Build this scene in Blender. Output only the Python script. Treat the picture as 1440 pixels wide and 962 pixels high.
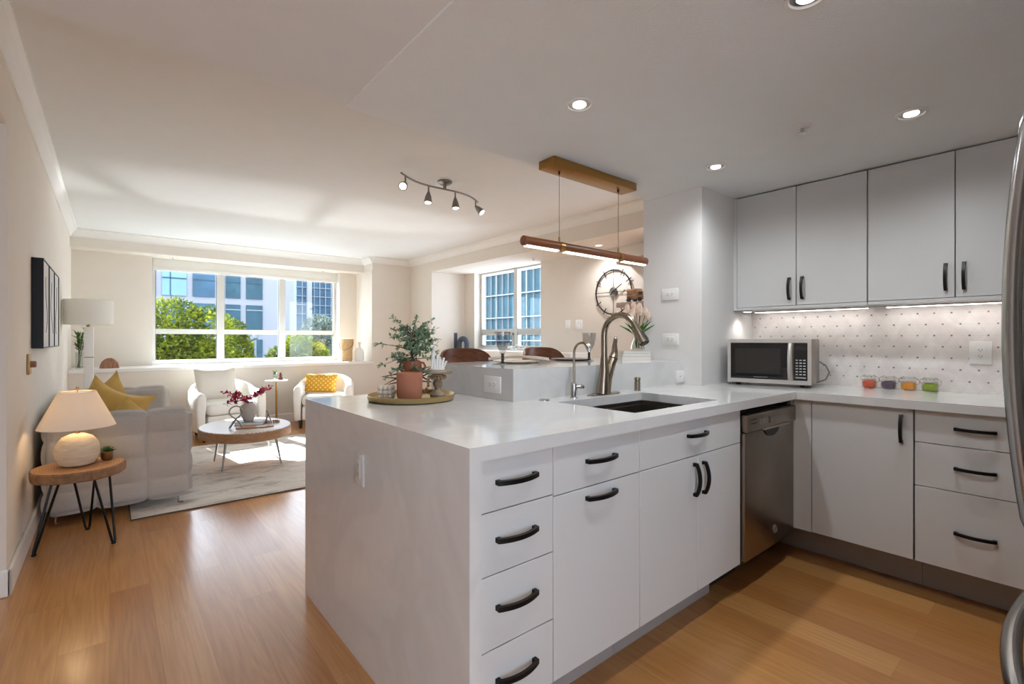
import bpy, bmesh, math, random
from mathutils import Vector, Matrix, noise
for o in list(bpy.data.objects): bpy.data.objects.remove(o)
S = bpy.context.scene
C = S.collection
PI = math.pi
random.seed(7)

# ------------------------------------------------------------------ camera
YAW = math.radians(39.72)
cam = bpy.data.cameras.new('camera'); co = bpy.data.objects.new('camera', cam); C.objects.link(co)
co.location = (0, 0, 1.195); co.rotation_euler = (PI/2, 0, -YAW)
cam.sensor_width = 36; cam.lens = 681/1440*36; cam.shift_y = -3.4/1440; cam.clip_start = .02; cam.clip_end = 300
S.camera = co
# ------------------------------------------------------------------ colour management
vs = S.view_settings
S.display_settings.display_device = 'sRGB'
vs.view_transform = 'Standard'; vs.look = 'None'; vs.gamma = 1; vs.use_curve_mapping = False
vs.exposure = -0.02
# ------------------------------------------------------------------ world and sun
W = bpy.data.worlds.new('world'); S.world = W; W.use_nodes = True
bg = W.node_tree.nodes['Background']; bg.inputs[0].default_value = (.80, .92, 1.10, 1); bg.inputs[1].default_value = 6.5
sun = bpy.data.lights.new('sun', 'SUN'); sun.energy = 42; sun.angle = math.radians(.6); sun.color = (.88, .95, 1)
so = bpy.data.objects.new('sun', sun); C.objects.link(so); so.location = (0, 20, 14)
so.rotation_euler = Vector((.15, -1, -.65)).to_track_quat('-Z', 'Y').to_euler()
S.cycles.use_denoising = True
S.cycles.max_bounces = 12; S.cycles.diffuse_bounces = 7; S.cycles.transparent_max_bounces = 16
S.cycles.sample_clamp_indirect = 6
S.cycles.caustics_reflective = False; S.cycles.caustics_refractive = False

# ------------------------------------------------------------------ materials
def lin(c):
    return tuple(((v/255)/12.92 if v/255 <= .04045 else ((v/255+.055)/1.055)**2.4) for v in c)
def newmat(name):
    m = bpy.data.materials.new(name); m.use_nodes = True
    return m, m.node_tree.nodes, m.node_tree.links, m.node_tree.nodes['Principled BSDF']
def mat(name, col, rough=.5, metal=0, var=0, vscale=8, bump=0, bscale=60, spec=.5, sheen=0, trans=0, coat=0, stretch=None):
    m, n, l, b = newmat(name)
    c = lin(col)
    b.inputs['Roughness'].default_value = rough; b.inputs['Metallic'].default_value = metal
    b.inputs['Specular IOR Level'].default_value = spec
    b.inputs['Base Color'].default_value = (*c, 1)
    if sheen: b.inputs['Sheen Weight'].default_value = sheen
    if trans: b.inputs['Transmission Weight'].default_value = trans
    if coat: b.inputs['Coat Weight'].default_value = coat; b.inputs['Coat Roughness'].default_value = .1
    tc = n.new('ShaderNodeTexCoord'); src = tc.outputs['Object']
    if stretch:
        mp = n.new('ShaderNodeMapping'); mp.inputs['Scale'].default_value = stretch; l.new(src, mp.inputs[0]); src = mp.outputs[0]
    nz = n.new('ShaderNodeTexNoise'); nz.inputs['Scale'].default_value = vscale; nz.inputs['Detail'].default_value = 4
    l.new(src, nz.inputs['Vector'])
    r = n.new('ShaderNodeValToRGB'); v = var if var else .01
    r.color_ramp.elements[0].position = .3; r.color_ramp.elements[1].position = .7
    r.color_ramp.elements[0].color = (*[x*(1-v) for x in c], 1); r.color_ramp.elements[1].color = (*[min(1, x*(1+v)) for x in c], 1)
    l.new(nz.outputs['Fac'], r.inputs[0]); l.new(r.outputs[0], b.inputs['Base Color'])
    if bump:
        n2 = n.new('ShaderNodeTexNoise'); n2.inputs['Scale'].default_value = bscale; n2.inputs['Detail'].default_value = 3
        l.new(src, n2.inputs['Vector'])
        bp = n.new('ShaderNodeBump'); bp.inputs['Strength'].default_value = bump; bp.inputs['Distance'].default_value = .01
        l.new(n2.outputs['Fac'], bp.inputs['Height']); l.new(bp.outputs[0], b.inputs['Normal'])
    return m
def emis(name, col, st):
    m, n, l, b = newmat(name)
    b.inputs['Base Color'].default_value = (*col, 1)
    b.inputs['Emission Color'].default_value = (*col, 1); b.inputs['Emission Strength'].default_value = st
    return m
def thin_glass(name, tint=(1, 1, 1), refl=1.0):
    m, n, l, b = newmat(name)
    out = n['Material Output']; n.remove(b)
    t = n.new('ShaderNodeBsdfTransparent'); t.inputs[0].default_value = (*tint, 1)
    g = n.new('ShaderNodeBsdfGlossy'); g.inputs['Roughness'].default_value = .02
    f = n.new('ShaderNodeLayerWeight'); pw = n.new('ShaderNodeMath'); pw.operation = 'POWER'; pw.inputs[1].default_value = 4; l.new(f.outputs['Facing'], pw.inputs[0])
    mu = n.new('ShaderNodeMath'); mu.operation = 'MULTIPLY_ADD'; mu.inputs[1].default_value = .6*refl; mu.inputs[2].default_value = .035*refl; l.new(pw.outputs[0], mu.inputs[0])
    mx = n.new('ShaderNodeMixShader'); l.new(mu.outputs[0], mx.inputs[0]); l.new(t.outputs[0], mx.inputs[1]); l.new(g.outputs[0], mx.inputs[2])
    l.new(mx.outputs[0], out.inputs[0])
    return m
def wood_floor():
    m, n, l, b = newmat('oak_floor')
    tc = n.new('ShaderNodeTexCoord')
    mp = n.new('ShaderNodeMapping'); mp.inputs['Rotation'].default_value = (0, 0, PI/2); l.new(tc.outputs['Object'], mp.inputs[0])
    br = n.new('ShaderNodeTexBrick'); br.offset = .37; br.inputs['Scale'].default_value = 1
    br.inputs['Brick Width'].default_value = 1.25; br.inputs['Row Height'].default_value = .152
    br.inputs['Mortar Size'].default_value = .0006; br.inputs['Mortar Smooth'].default_value = .2; br.inputs['Bias'].default_value = 0
    br.inputs['Color1'].default_value = (0, 0, 0, 1); br.inputs['Color2'].default_value = (1, 1, 1, 1); br.inputs['Mortar'].default_value = (.3, .3, .3, 1)
    l.new(mp.outputs[0], br.inputs['Vector'])
    # plank tone
    tone = n.new('ShaderNodeValToRGB')
    tone.color_ramp.elements[0].color = (*lin((180, 122, 66)), 1); tone.color_ramp.elements[1].color = (*lin((202, 148, 88)), 1)
    l.new(br.outputs['Color'], tone.inputs[0])
    # offset grain per plank
    ad = n.new('ShaderNodeVectorMath'); ad.operation = 'MULTIPLY_ADD'
    l.new(br.outputs['Color'], ad.inputs[0]); ad.inputs[1].default_value = (7, 3, 5); l.new(tc.outputs['Object'], ad.inputs[2])
    m2 = n.new('ShaderNodeMapping'); m2.inputs['Scale'].default_value = (9, .55, 1); l.new(ad.outputs[0], m2.inputs[0])
    n1 = n.new('ShaderNodeTexNoise'); n1.inputs['Scale'].default_value = 1.1; n1.inputs['Detail'].default_value = 2; n1.inputs['Distortion'].default_value = .4
    l.new(m2.outputs[0], n1.inputs['Vector'])
    sn = n.new('ShaderNodeMath'); sn.operation = 'MULTIPLY'; sn.inputs[1].default_value = 60; l.new(n1.outputs['Fac'], sn.inputs[0])
    s2 = n.new('ShaderNodeMath'); s2.operation = 'SINE'; l.new(sn.outputs[0], s2.inputs[0])
    rr = n.new('ShaderNodeValToRGB'); rr.color_ramp.elements[0].position = .0; rr.color_ramp.elements[1].position = .75
    rr.color_ramp.elements[0].color = (.88, .85, .81, 1); rr.color_ramp.elements[1].color = (1, 1, 1, 1)
    ma = n.new('ShaderNodeMath'); ma.operation = 'MULTIPLY_ADD'; ma.inputs[1].default_value = .5; ma.inputs[2].default_value = .5
    l.new(s2.outputs[0], ma.inputs[0]); l.new(ma.outputs[0], rr.inputs[0])
    m3 = n.new('ShaderNodeMapping'); m3.inputs['Scale'].default_value = (120, 4, 1); l.new(ad.outputs[0], m3.inputs[0])
    n3 = n.new('ShaderNodeTexNoise'); n3.inputs['Scale'].default_value = 1; n3.inputs['Detail'].default_value = 3; l.new(m3.outputs[0], n3.inputs['Vector'])
    r3 = n.new('ShaderNodeValToRGB'); r3.color_ramp.elements[0].position = .35; r3.color_ramp.elements[1].position = .6
    r3.color_ramp.elements[0].color = (.86, .82, .78, 1); r3.color_ramp.elements[1].color = (1, 1, 1, 1); l.new(n3.outputs['Fac'], r3.inputs[0])
    x1 = n.new('ShaderNodeMix'); x1.data_type = 'RGBA'; x1.blend_type = 'MULTIPLY'; x1.inputs[0].default_value = .75
    l.new(tone.outputs[0], x1.inputs[6]); l.new(rr.outputs[0], x1.inputs[7])
    x2 = n.new('ShaderNodeMix'); x2.data_type = 'RGBA'; x2.blend_type = 'MULTIPLY'; x2.inputs[0].default_value = .8
    l.new(x1.outputs[2], x2.inputs[6]); l.new(r3.outputs[0], x2.inputs[7])
    x3 = n.new('ShaderNodeMix'); x3.data_type = 'RGBA'; x3.blend_type = 'MIX'; x3.inputs[7].default_value = (*lin((120, 80, 45)), 1)
    mf = n.new('ShaderNodeMath'); mf.operation = 'MULTIPLY'; mf.inputs[1].default_value = .55; l.new(br.outputs['Fac'], mf.inputs[0])
    l.new(mf.outputs[0], x3.inputs[0]); l.new(x2.outputs[2], x3.inputs[6])
    l.new(x3.outputs[2], b.inputs['Base Color'])
    b.inputs['Roughness'].default_value = .3; b.inputs['Coat Weight'].default_value = .45; b.inputs['Coat Roughness'].default_value = .2
    bp = n.new('ShaderNodeBump'); bp.inputs['Strength'].default_value = .05; bp.inputs['Distance'].default_value = .004
    l.new(n3.outputs['Fac'], bp.inputs['Height']); l.new(bp.outputs[0], b.inputs['Normal'])
    return m
def wood(name, c1, c2, scale=(3, 40, 40), rough=.45, dist=1.5):
    m, n, l, b = newmat(name)
    tc = n.new('ShaderNodeTexCoord'); mp = n.new('ShaderNodeMapping'); mp.inputs['Scale'].default_value = scale; l.new(tc.outputs['Object'], mp.inputs[0])
    nz = n.new('ShaderNodeTexNoise'); nz.inputs['Scale'].default_value = 1; nz.inputs['Detail'].default_value = 5; nz.inputs['Distortion'].default_value = dist
    l.new(mp.outputs[0], nz.inputs['Vector'])
    r = n.new('ShaderNodeValToRGB'); r.color_ramp.elements[0].position = .3; r.color_ramp.elements[1].position = .7
    r.color_ramp.elements[0].color = (*lin(c1), 1); r.color_ramp.elements[1].color = (*lin(c2), 1)
    l.new(nz.outputs['Fac'], r.inputs[0]); l.new(r.outputs[0], b.inputs['Base Color']); b.inputs['Roughness'].default_value = rough
    return m
def rings(name, c1, c2, freq=40):
    m, n, l, b = newmat(name)
    tc = n.new('ShaderNodeTexCoord')
    w = n.new('ShaderNodeTexWave'); w.wave_type = 'RINGS'; w.rings_direction = 'Z'; w.inputs['Scale'].default_value = freq
    w.inputs['Distortion'].default_value = 3; w.inputs['Detail'].default_value = 2; w.inputs['Detail Scale'].default_value = 1.5
    l.new(tc.outputs['Object'], w.inputs['Vector'])
    r = n.new('ShaderNodeValToRGB'); r.color_ramp.elements[0].color = (*lin(c1), 1); r.color_ramp.elements[1].color = (*lin(c2), 1)
    l.new(w.outputs['Fac'], r.inputs[0]); l.new(r.outputs[0], b.inputs['Base Color']); b.inputs['Roughness'].default_value = .55
    return m
def chevron(name, c1, c2):
    m, n, l, b = newmat(name)
    tc = n.new('ShaderNodeTexCoord'); sp = n.new('ShaderNodeSeparateXYZ'); l.new(tc.outputs['Object'], sp.inputs[0])
    def M(op, a, bb=None):
        k = n.new('ShaderNodeMath'); k.operation = op
        for i, v in enumerate((a, bb)):
            if v is None: continue
            if isinstance(v, (int, float)): k.inputs[i].default_value = v
            else: l.new(v, k.inputs[i])
        return k.outputs[0]
    ab = M('PINGPONG', sp.outputs['X'], .06)
    s = M('ADD', sp.outputs['Y'], ab)
    f = M('PINGPONG', M('MULTIPLY', s, 55), 1.0)
    r = n.new('ShaderNodeValToRGB'); r.color_ramp.elements[0].color = (*lin(c1), 1); r.color_ramp.elements[1].color = (*lin(c2), 1)
    r.color_ramp.elements[0].position = .25; r.color_ramp.elements[1].position = .6
    l.new(f, r.inputs[0]); l.new(r.outputs[0], b.inputs['Base Color']); b.inputs['Roughness'].default_value = .35
    return m
def quartz():
    m, n, l, b = newmat('quartz')
    tc = n.new('ShaderNodeTexCoord')
    nz = n.new('ShaderNodeTexNoise'); nz.inputs['Scale'].default_value = 2.2; nz.inputs['Detail'].default_value = 8; nz.inputs['Distortion'].default_value = 1.2
    l.new(tc.outputs['Object'], nz.inputs['Vector'])
    r = n.new('ShaderNodeValToRGB'); cr = r.color_ramp
    cr.elements[0].position = .40; cr.elements[0].color = (*lin((214, 213, 210)), 1)
    e = cr.elements.new(.5); e.color = (*lin((209, 208, 205)), 1)
    cr.elements[2 if len(cr.elements) > 2 else 1].position = .60; cr.elements[len(cr.elements)-1].color = (*lin((216, 215, 212)), 1)
    l.new(nz.outputs['Fac'], r.inputs[0])
    n2 = n.new('ShaderNodeTexNoise'); n2.inputs['Scale'].default_value = 14; n2.inputs['Detail'].default_value = 6; l.new(tc.outputs['Object'], n2.inputs['Vector'])
    r2 = n.new('ShaderNodeValToRGB'); r2.color_ramp.elements[0].position = .35; r2.color_ramp.elements[1].position = .65
    r2.color_ramp.elements[0].color = (.982, .982, .982, 1); l.new(n2.outputs['Fac'], r2.inputs[0])
    x = n.new('ShaderNodeMix'); x.data_type = 'RGBA'; x.blend_type = 'MULTIPLY'; x.inputs[0].default_value = 1
    l.new(r.outputs[0], x.inputs[6]); l.new(r2.outputs[0], x.inputs[7]); l.new(x.outputs[2], b.inputs['Base Color'])
    b.inputs['Roughness'].default_value = .09; b.inputs['Specular IOR Level'].default_value = .5
    return m
def splash():
    m, n, l, b = newmat('mosaic_backsplash')
    tc = n.new('ShaderNodeTexCoord'); sp = n.new('ShaderNodeSeparateXYZ'); l.new(tc.outputs['Object'], sp.inputs[0])
    def M(op, a, bb=None):
        k = n.new('ShaderNodeMath'); k.operation = op
        for i, v in enumerate((a, bb)):
            if v is None: continue
            if isinstance(v, (int, float)): k.inputs[i].default_value = v
            else: l.new(v, k.inputs[i])
        return k.outputs[0]
    PX, PZ = .0707, .122
    def lat(oy, oz):
        u = M('PINGPONG', M('ADD', sp.outputs['Y'], oy+.005), PX/2); v = M('PINGPONG', M('ADD', sp.outputs['Z'], oz+.003), PZ/2)
        return u, v
    def dist(u, v): return M('SQRT', M('ADD', M('MULTIPLY', u, u), M('MULTIPLY', v, v)))
    u1, v1 = lat(0, 0); u2, v2 = lat(PX/2, PZ/2)
    d = M('MINIMUM', dist(u1, v1), dist(u2, v2))
    dot = M('LESS_THAN', d, .0046)
    # thin joints between the marble pieces radiating from the dots
    j1 = M('ABSOLUTE', M('SUBTRACT', M('MULTIPLY', u1, PZ), M('MULTIPLY', v1, PX))); joint = M('LESS_THAN', j1, .00012)
    joint2 = M('LESS_THAN', M('MINIMUM', v1, v2), .0009)
    jj = M('MAXIMUM', joint, joint2)
    nz = n.new('ShaderNodeTexNoise'); nz.inputs['Scale'].default_value = 9; nz.inputs['Detail'].default_value = 6; nz.inputs['Distortion'].default_value = .8; l.new(tc.outputs['Object'], nz.inputs['Vector'])
    r = n.new('ShaderNodeValToRGB'); r.color_ramp.elements[0].position = .35; r.color_ramp.elements[1].position = .65
    r.color_ramp.elements[0].color = (*lin((224, 217, 214)), 1); r.color_ramp.elements[1].color = (*lin((240, 236, 232)), 1); l.new(nz.outputs['Fac'], r.inputs[0])
    n4 = n.new('ShaderNodeTexNoise'); n4.inputs['Scale'].default_value = 35; l.new(tc.outputs['Object'], n4.inputs['Vector'])
    dc = n.new('ShaderNodeValToRGB'); dc.color_ramp.elements[0].position = .4; dc.color_ramp.elements[1].position = .6
    dc.color_ramp.elements[0].color = (*lin((120, 114, 110)), 1); dc.color_ramp.elements[1].color = (*lin((165, 156, 150)), 1); l.new(n4.outputs['Fac'], dc.inputs[0])
    x1 = n.new('ShaderNodeMix'); x1.data_type = 'RGBA'; x1.inputs[7].default_value = (*lin((216, 210, 206)), 1)
    l.new(M('MULTIPLY', jj, .6), x1.inputs[0]); l.new(r.outputs[0], x1.inputs[6])
    x2 = n.new('ShaderNodeMix'); x2.data_type = 'RGBA'; l.new(dot, x2.inputs[0]); l.new(x1.outputs[2], x2.inputs[6]); l.new(dc.outputs[0], x2.inputs[7])
    l.new(x2.outputs[2], b.inputs['Base Color']); b.inputs['Roughness'].default_value = .25
    return m
def rugmat():
    m, n, l, b = newmat('woven_rug')
    tc = n.new('ShaderNodeTexCoord'); mp = n.new('ShaderNodeMapping'); mp.inputs['Scale'].default_value = (1.6, 3.4, 1); l.new(tc.outputs['Object'], mp.inputs[0])
    nz = n.new('ShaderNodeTexNoise'); nz.inputs['Scale'].default_value = 2.0; nz.inputs['Detail'].default_value = 9; nz.inputs['Roughness'].default_value = .7; nz.inputs['Distortion'].default_value = .6
    l.new(mp.outputs[0], nz.inputs['Vector'])
    r = n.new('ShaderNodeValToRGB'); cr = r.color_ramp
    cr.elements[0].position = .30; cr.elements[0].color = (*lin((158, 157, 157)), 1); cr.elements[1].position = .72; cr.elements[1].color = (*lin((222, 206, 172)), 1)
    for p, c in ((.40, (182, 178, 173)), (.48, (214, 208, 200)), (.58, (224, 219, 211)), (.66, (200, 195, 188))):
        e = cr.elements.new(p); e.color = (*lin(c), 1)
    l.new(nz.outputs['Fac'], r.inputs[0]); l.new(r.outputs[0], b.inputs['Base Color']); b.inputs['Roughness'].default_value = .95; b.inputs['Specular IOR Level'].default_value = .1
    n2 = n.new('ShaderNodeTexNoise'); n2.inputs['Scale'].default_value = 350; l.new(tc.outputs['Object'], n2.inputs['Vector'])
    bp = n.new('ShaderNodeBump'); bp.inputs['Strength'].default_value = .5; bp.inputs['Distance'].default_value = .004; l.new(n2.outputs['Fac'], bp.inputs['Height']); l.new(bp.outputs[0], b.inputs['Normal'])
    return m
def dotted(name, base, dotc, pitch=.035, r0=.008):
    m, n, l, b = newmat(name)
    tc = n.new('ShaderNodeTexCoord'); sp = n.new('ShaderNodeSeparateXYZ'); l.new(tc.outputs['Object'], sp.inputs[0])
    def M(op, a, bb):
        k = n.new('ShaderNodeMath'); k.operation = op
        for i, v in enumerate((a, bb)):
            if isinstance(v, (int, float)): k.inputs[i].default_value = v
            else: l.new(v, k.inputs[i])
        return k.outputs[0]
    def D(o):
        u = M('PINGPONG', M('ADD', sp.outputs['X'], o), pitch/2); v = M('PINGPONG', M('ADD', sp.outputs['Z'], o), pitch/2)
        return M('ADD', M('MULTIPLY', u, u), M('MULTIPLY', v, v))
    f = M('LESS_THAN', M('MINIMUM', D(0), D(pitch/2)), r0*r0*.4)
    x = n.new('ShaderNodeMix'); x.data_type = 'RGBA'; l.new(f, x.inputs[0]); x.inputs[6].default_value = (*lin(base), 1); x.inputs[7].default_value = (*lin(dotc), 1)
    l.new(x.outputs[2], b.inputs['Base Color']); b.inputs['Roughness'].default_value = .9
    return m
def shade_mat(name, col, tr=.45):
    m, n, l, b = newmat(name); out = n['Material Output']; n.remove(b)
    d = n.new('ShaderNodeBsdfDiffuse'); d.inputs[0].default_value = (*lin(col), 1)
    t = n.new('ShaderNodeBsdfTranslucent'); t.inputs[0].default_value = (*lin(col), 1)
    mx = n.new('ShaderNodeMixShader'); mx.inputs[0].default_value = tr; l.new(d.outputs[0], mx.inputs[1]); l.new(t.outputs[0], mx.inputs[2]); l.new(mx.outputs[0], out.inputs[0])
    return m
def leafmat(name, c1, c2, scale=30, rough=.5, spec=.4):
    m, n, l, b = newmat(name); out = n['Material Output']
    tc = n.new('ShaderNodeTexCoord'); nz = n.new('ShaderNodeTexNoise'); nz.inputs['Scale'].default_value = scale; l.new(tc.outputs['Object'], nz.inputs['Vector'])
    r = n.new('ShaderNodeValToRGB'); r.color_ramp.elements[0].position = .35; r.color_ramp.elements[1].position = .65
    r.color_ramp.elements[0].color = (*lin(c1), 1); r.color_ramp.elements[1].color = (*lin(c2), 1); l.new(nz.outputs['Fac'], r.inputs[0]); l.new(r.outputs[0], b.inputs['Base Color'])
    b.inputs['Roughness'].default_value = rough; b.inputs['Specular IOR Level'].default_value = spec
    t = n.new('ShaderNodeBsdfTranslucent'); l.new(r.outputs[0], t.inputs[0])
    mx = n.new('ShaderNodeMixShader'); mx.inputs[0].default_value = .35; l.new(b.outputs[0], mx.inputs[1]); l.new(t.outputs[0], mx.inputs[2]); l.new(mx.outputs[0], out.inputs[0])
    return m

M = {}
M['wall'] = mat('warm_white_paint', (224, 216, 205), .75, bump=.03, bscale=250)
M['wallk'] = mat('kitchen_white_paint', (226, 224, 221), .7, bump=.03, bscale=250)
M['ceil'] = mat('ceiling_paint', (230, 232, 232), .85, bump=.05, bscale=180)
M['ceilk'] = mat('kitchen_ceiling_paint', (232, 236, 238), .6, bump=.25, bscale=140)
M['trim'] = mat('trim_white', (232, 230, 226), .45)
M['winframe'] = mat('window_frame_paint', (198, 196, 192), .45)
M['floor'] = wood_floor()
M['quartz'] = quartz()
M['splash'] = splash()
M['cab'] = mat('cabinet_white_laminate', (206, 206, 204), .42, var=.012, vscale=200)
M['carc'] = mat('cabinet_carcass', (120, 118, 115), .6)
M['toe'] = mat('toe_kick_grey', (168, 162, 157), .55)
M['black'] = mat('matte_black_metal', (22, 21, 20), .38, .6)
M['steel'] = mat('brushed_steel', (166, 160, 154), .28, 1, var=.12, vscale=3, stretch=(1, 1, 60))
M['steelv'] = mat('brushed_steel_dark', (138, 128, 118), .3, 1, var=.15, vscale=4)
M['fridge'] = mat('fridge_steel', (165, 163, 160), .22, 1, var=.08, vscale=3)
M['silver'] = mat('satin_silver', (214, 211, 206), .4, .7)
M['nickel'] = mat('brushed_nickel', (150, 138, 122), .25, 1)
M['chrome'] = mat('chrome', (200, 200, 200), .1, 1)
M['sink'] = mat('sink_steel', (120, 114, 106), .32, 1, var=.08)
M['brass'] = mat('brushed_brass', (168, 128, 72), .35, 1)
M['gold'] = mat('gold_tray', (190, 166, 116), .3, 1)
M['blackglass'] = mat('black_glass', (14, 14, 14), .06, 0, spec=.6)
M['oventint'] = mat('oven_window', (38, 37, 35), .07, 0, spec=.6)
M['dark'] = mat('dark_plastic', (30, 29, 28), .5)
M['plate'] = mat('white_plastic', (236, 235, 232), .35)
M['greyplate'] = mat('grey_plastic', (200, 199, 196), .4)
M['slot'] = mat('slot_grey', (120, 116, 112), .5)
M['grout'] = mat('button_print', (190, 190, 188), .5)
M['glass'] = thin_glass('window_glass', (.97, .985, .98), .8)
M['clear'] = thin_glass('clear_glass', (.90, .93, .91), 1.4)
M['walnut'] = wood('walnut', (88, 46, 20), (126, 72, 36), (4, 60, 60), .4)
M['walnut2'] = wood('walnut_chair', (92, 54, 34), (134, 84, 54), (10, 10, 60), .35)
M['led'] = emis('led_strip', (1, .88, .72), 3)
M['bulb'] = emis('bulb_face', (1, .97, .93), 3)
M['can'] = emis('downlight_lens', (1, .98, .95), 3)
M['uled'] = emis('undercabinet_led', (1, .95, .92), 18)
M['pewter'] = mat('pewter', (140, 138, 134), .38, .9)
M['terra'] = mat('terracotta', (170, 110, 84), .8, var=.08, bump=.1)
M['terra2'] = mat('brown_clay', (136, 78, 50), .6, var=.12)
M['white'] = mat('white_ceramic', (236, 234, 230), .35)
M['cream'] = mat('cream_wax', (226, 214, 192), .6, sheen=.1)
M['stone'] = mat('stone_ceramic', (206, 190, 166), .75, var=.12, vscale=12, bump=.15, bscale=50, stretch=(1, 1, 4))
M['greyvase'] = mat('grey_ceramic', (190, 184, 176), .7, var=.06)
M['oakend'] = rings('tree_ring_top', (150, 104, 66), (196, 150, 104), 26)
M['oakedge'] = wood('slab_edge', (110, 80, 56), (150, 112, 78), (20, 20, 12), .7)
M['chev'] = chevron('chevron_top', (150, 130, 112), (232, 226, 218))
M['coffedge'] = wood('coffee_edge', (146, 104, 70), (178, 132, 94), (10, 10, 40), .5)
M['sofa'] = mat('boucle_linen', (184, 179, 173), .95, var=.05, vscale=120, bump=.5, bscale=400, spec=.15, sheen=.2)
M['chairw'] = mat('white_velvet', (232, 229, 223), .85, var=.02, vscale=60, bump=.1, bscale=300, spec=.2, sheen=.2)
M['yellow'] = mat('mustard_velvet', (204, 166, 84), .7, var=.12, vscale=8, sheen=.5)
M['linen'] = mat('cream_linen', (222, 215, 205), .9, var=.03, vscale=80, bump=.3, bscale=400)
M['napkin'] = mat('white_napkin', (238, 233, 226), .9, bump=.2, bscale=300)
M['mustdot'] = dotted('mustard_print', (214, 154, 38), (240, 212, 140), .062, .016)
M['rug'] = rugmat()
M['rugedge'] = mat('rug_binding', (92, 82, 72), .9)
M['woodleg'] = mat('dark_leg', (42, 28, 22), .4)
M['shade'] = shade_mat('lamp_shade_linen', (242, 236, 228), .42)
M['shade2'] = shade_mat('drum_shade_white', (242, 240, 234), .35)
M['bulbw'] = emis('warm_bulb', (1, .70, .38), 55)
M['bronze'] = mat('bronze_pot', (134, 104, 76), .3, .9)
M['succ'] = leafmat('succulent', (40, 78, 40), (92, 128, 78))
M['ficus'] = leafmat('ficus_leaf', (82, 120, 88), (168, 192, 164), 60)
M['bark'] = mat('bark', (84, 68, 54), .85, var=.2)
M['redleaf'] = leafmat('red_leaf', (140, 22, 52), (206, 60, 104))
M['greenleaf'] = leafmat('tulip_leaf', (44, 88, 30), (96, 138, 66))
M['tulip'] = leafmat('tulip_petal', (244, 222, 206), (252, 240, 228))
M['rattan'] = mat('rattan', (206, 172, 126), .7, var=.15, vscale=40)
M['navy'] = mat('slate_ceramic', (62, 74, 86), .6, var=.08)
M['brownwood'] = wood('brown_arch_wood', (120, 74, 52), (176, 130, 104), (26, 4, 4), .5)
M['brownfig'] = mat('brown_figure', (112, 62, 48), .7)
M['beads'] = mat('wood_bead', (164, 132, 100), .7, var=.1)
M['greywood'] = wood('weathered_wood', (124, 104, 82), (176, 156, 130), (6, 30, 30), .8)
M['shelf'] = wood('taupe_shelf', (150, 128, 118), (184, 164, 154), (3, 30, 30), .6)
M['crate'] = wood('crate_wood', (138, 102, 68), (190, 152, 112), (8, 40, 40), .6)
M['iron'] = mat('dark_iron', (46, 42, 38), .5, .7)
M['paper'] = mat('book_pages', (232, 228, 220), .8)
M['bookc'] = mat('book_cover', (208, 204, 198), .5)
M['bookg'] = mat('book_grey', (120, 118, 116), .5)
M['carrot'] = mat('red_pepper', (226, 96, 66), .5, var=.15, vscale=60)
M['cabbage'] = mat('purple_cabbage', (96, 70, 92), .5, var=.3, vscale=60)
M['orange'] = mat('orange_slices', (236, 150, 52), .5, var=.15, vscale=60)
M['lime'] = mat('lime_slices', (150, 168, 44), .5, var=.2, vscale=60)
M['seal'] = mat('rubber_seal', (228, 216, 208), .5)
M['brassplate'] = mat('aged_brass', (176, 146, 96), .45, .6)
M['rose'] = mat('rose_wood_knob', (150, 106, 84), .5)
M['artpaper'] = mat('art_paper', (216, 213, 209), .7)
M['facade'] = mat('facade_stone', (132, 133, 140), .8, var=.03, vscale=1)
M['bluewin'] = mat('blue_window', (56, 84, 104), .35, 0, var=.3, vscale=.9, spec=.15)
M['bluewin2'] = mat('teal_window', (44, 72, 84), .35, 0, var=.35, vscale=.9, spec=.15)
M['sky_refl_win'] = mat('painted_sky_reflection', (108, 138, 158), .35, 0, var=.15, vscale=.5, spec=.15)  # paler blue carries the reflected sky in its colour
M['tealwin'] = mat('teal_curtain_wall', (52, 84, 94), .35, 0, var=.4, vscale=.35, spec=.15)
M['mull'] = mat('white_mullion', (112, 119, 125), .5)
M['tree'] = leafmat('tree_leaf', (46, 62, 30), (112, 118, 36), 1.6, .9, .05)
M['tree2'] = leafmat('pale_tree_leaf', (62, 74, 62), (112, 120, 112), 2, .9, .05)
M['ground'] = mat('asphalt', (90, 90, 92), .9, var=.1)
M['smoked'] = thin_glass('smoked_glass', (.84, .84, .84), 1.6)

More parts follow.
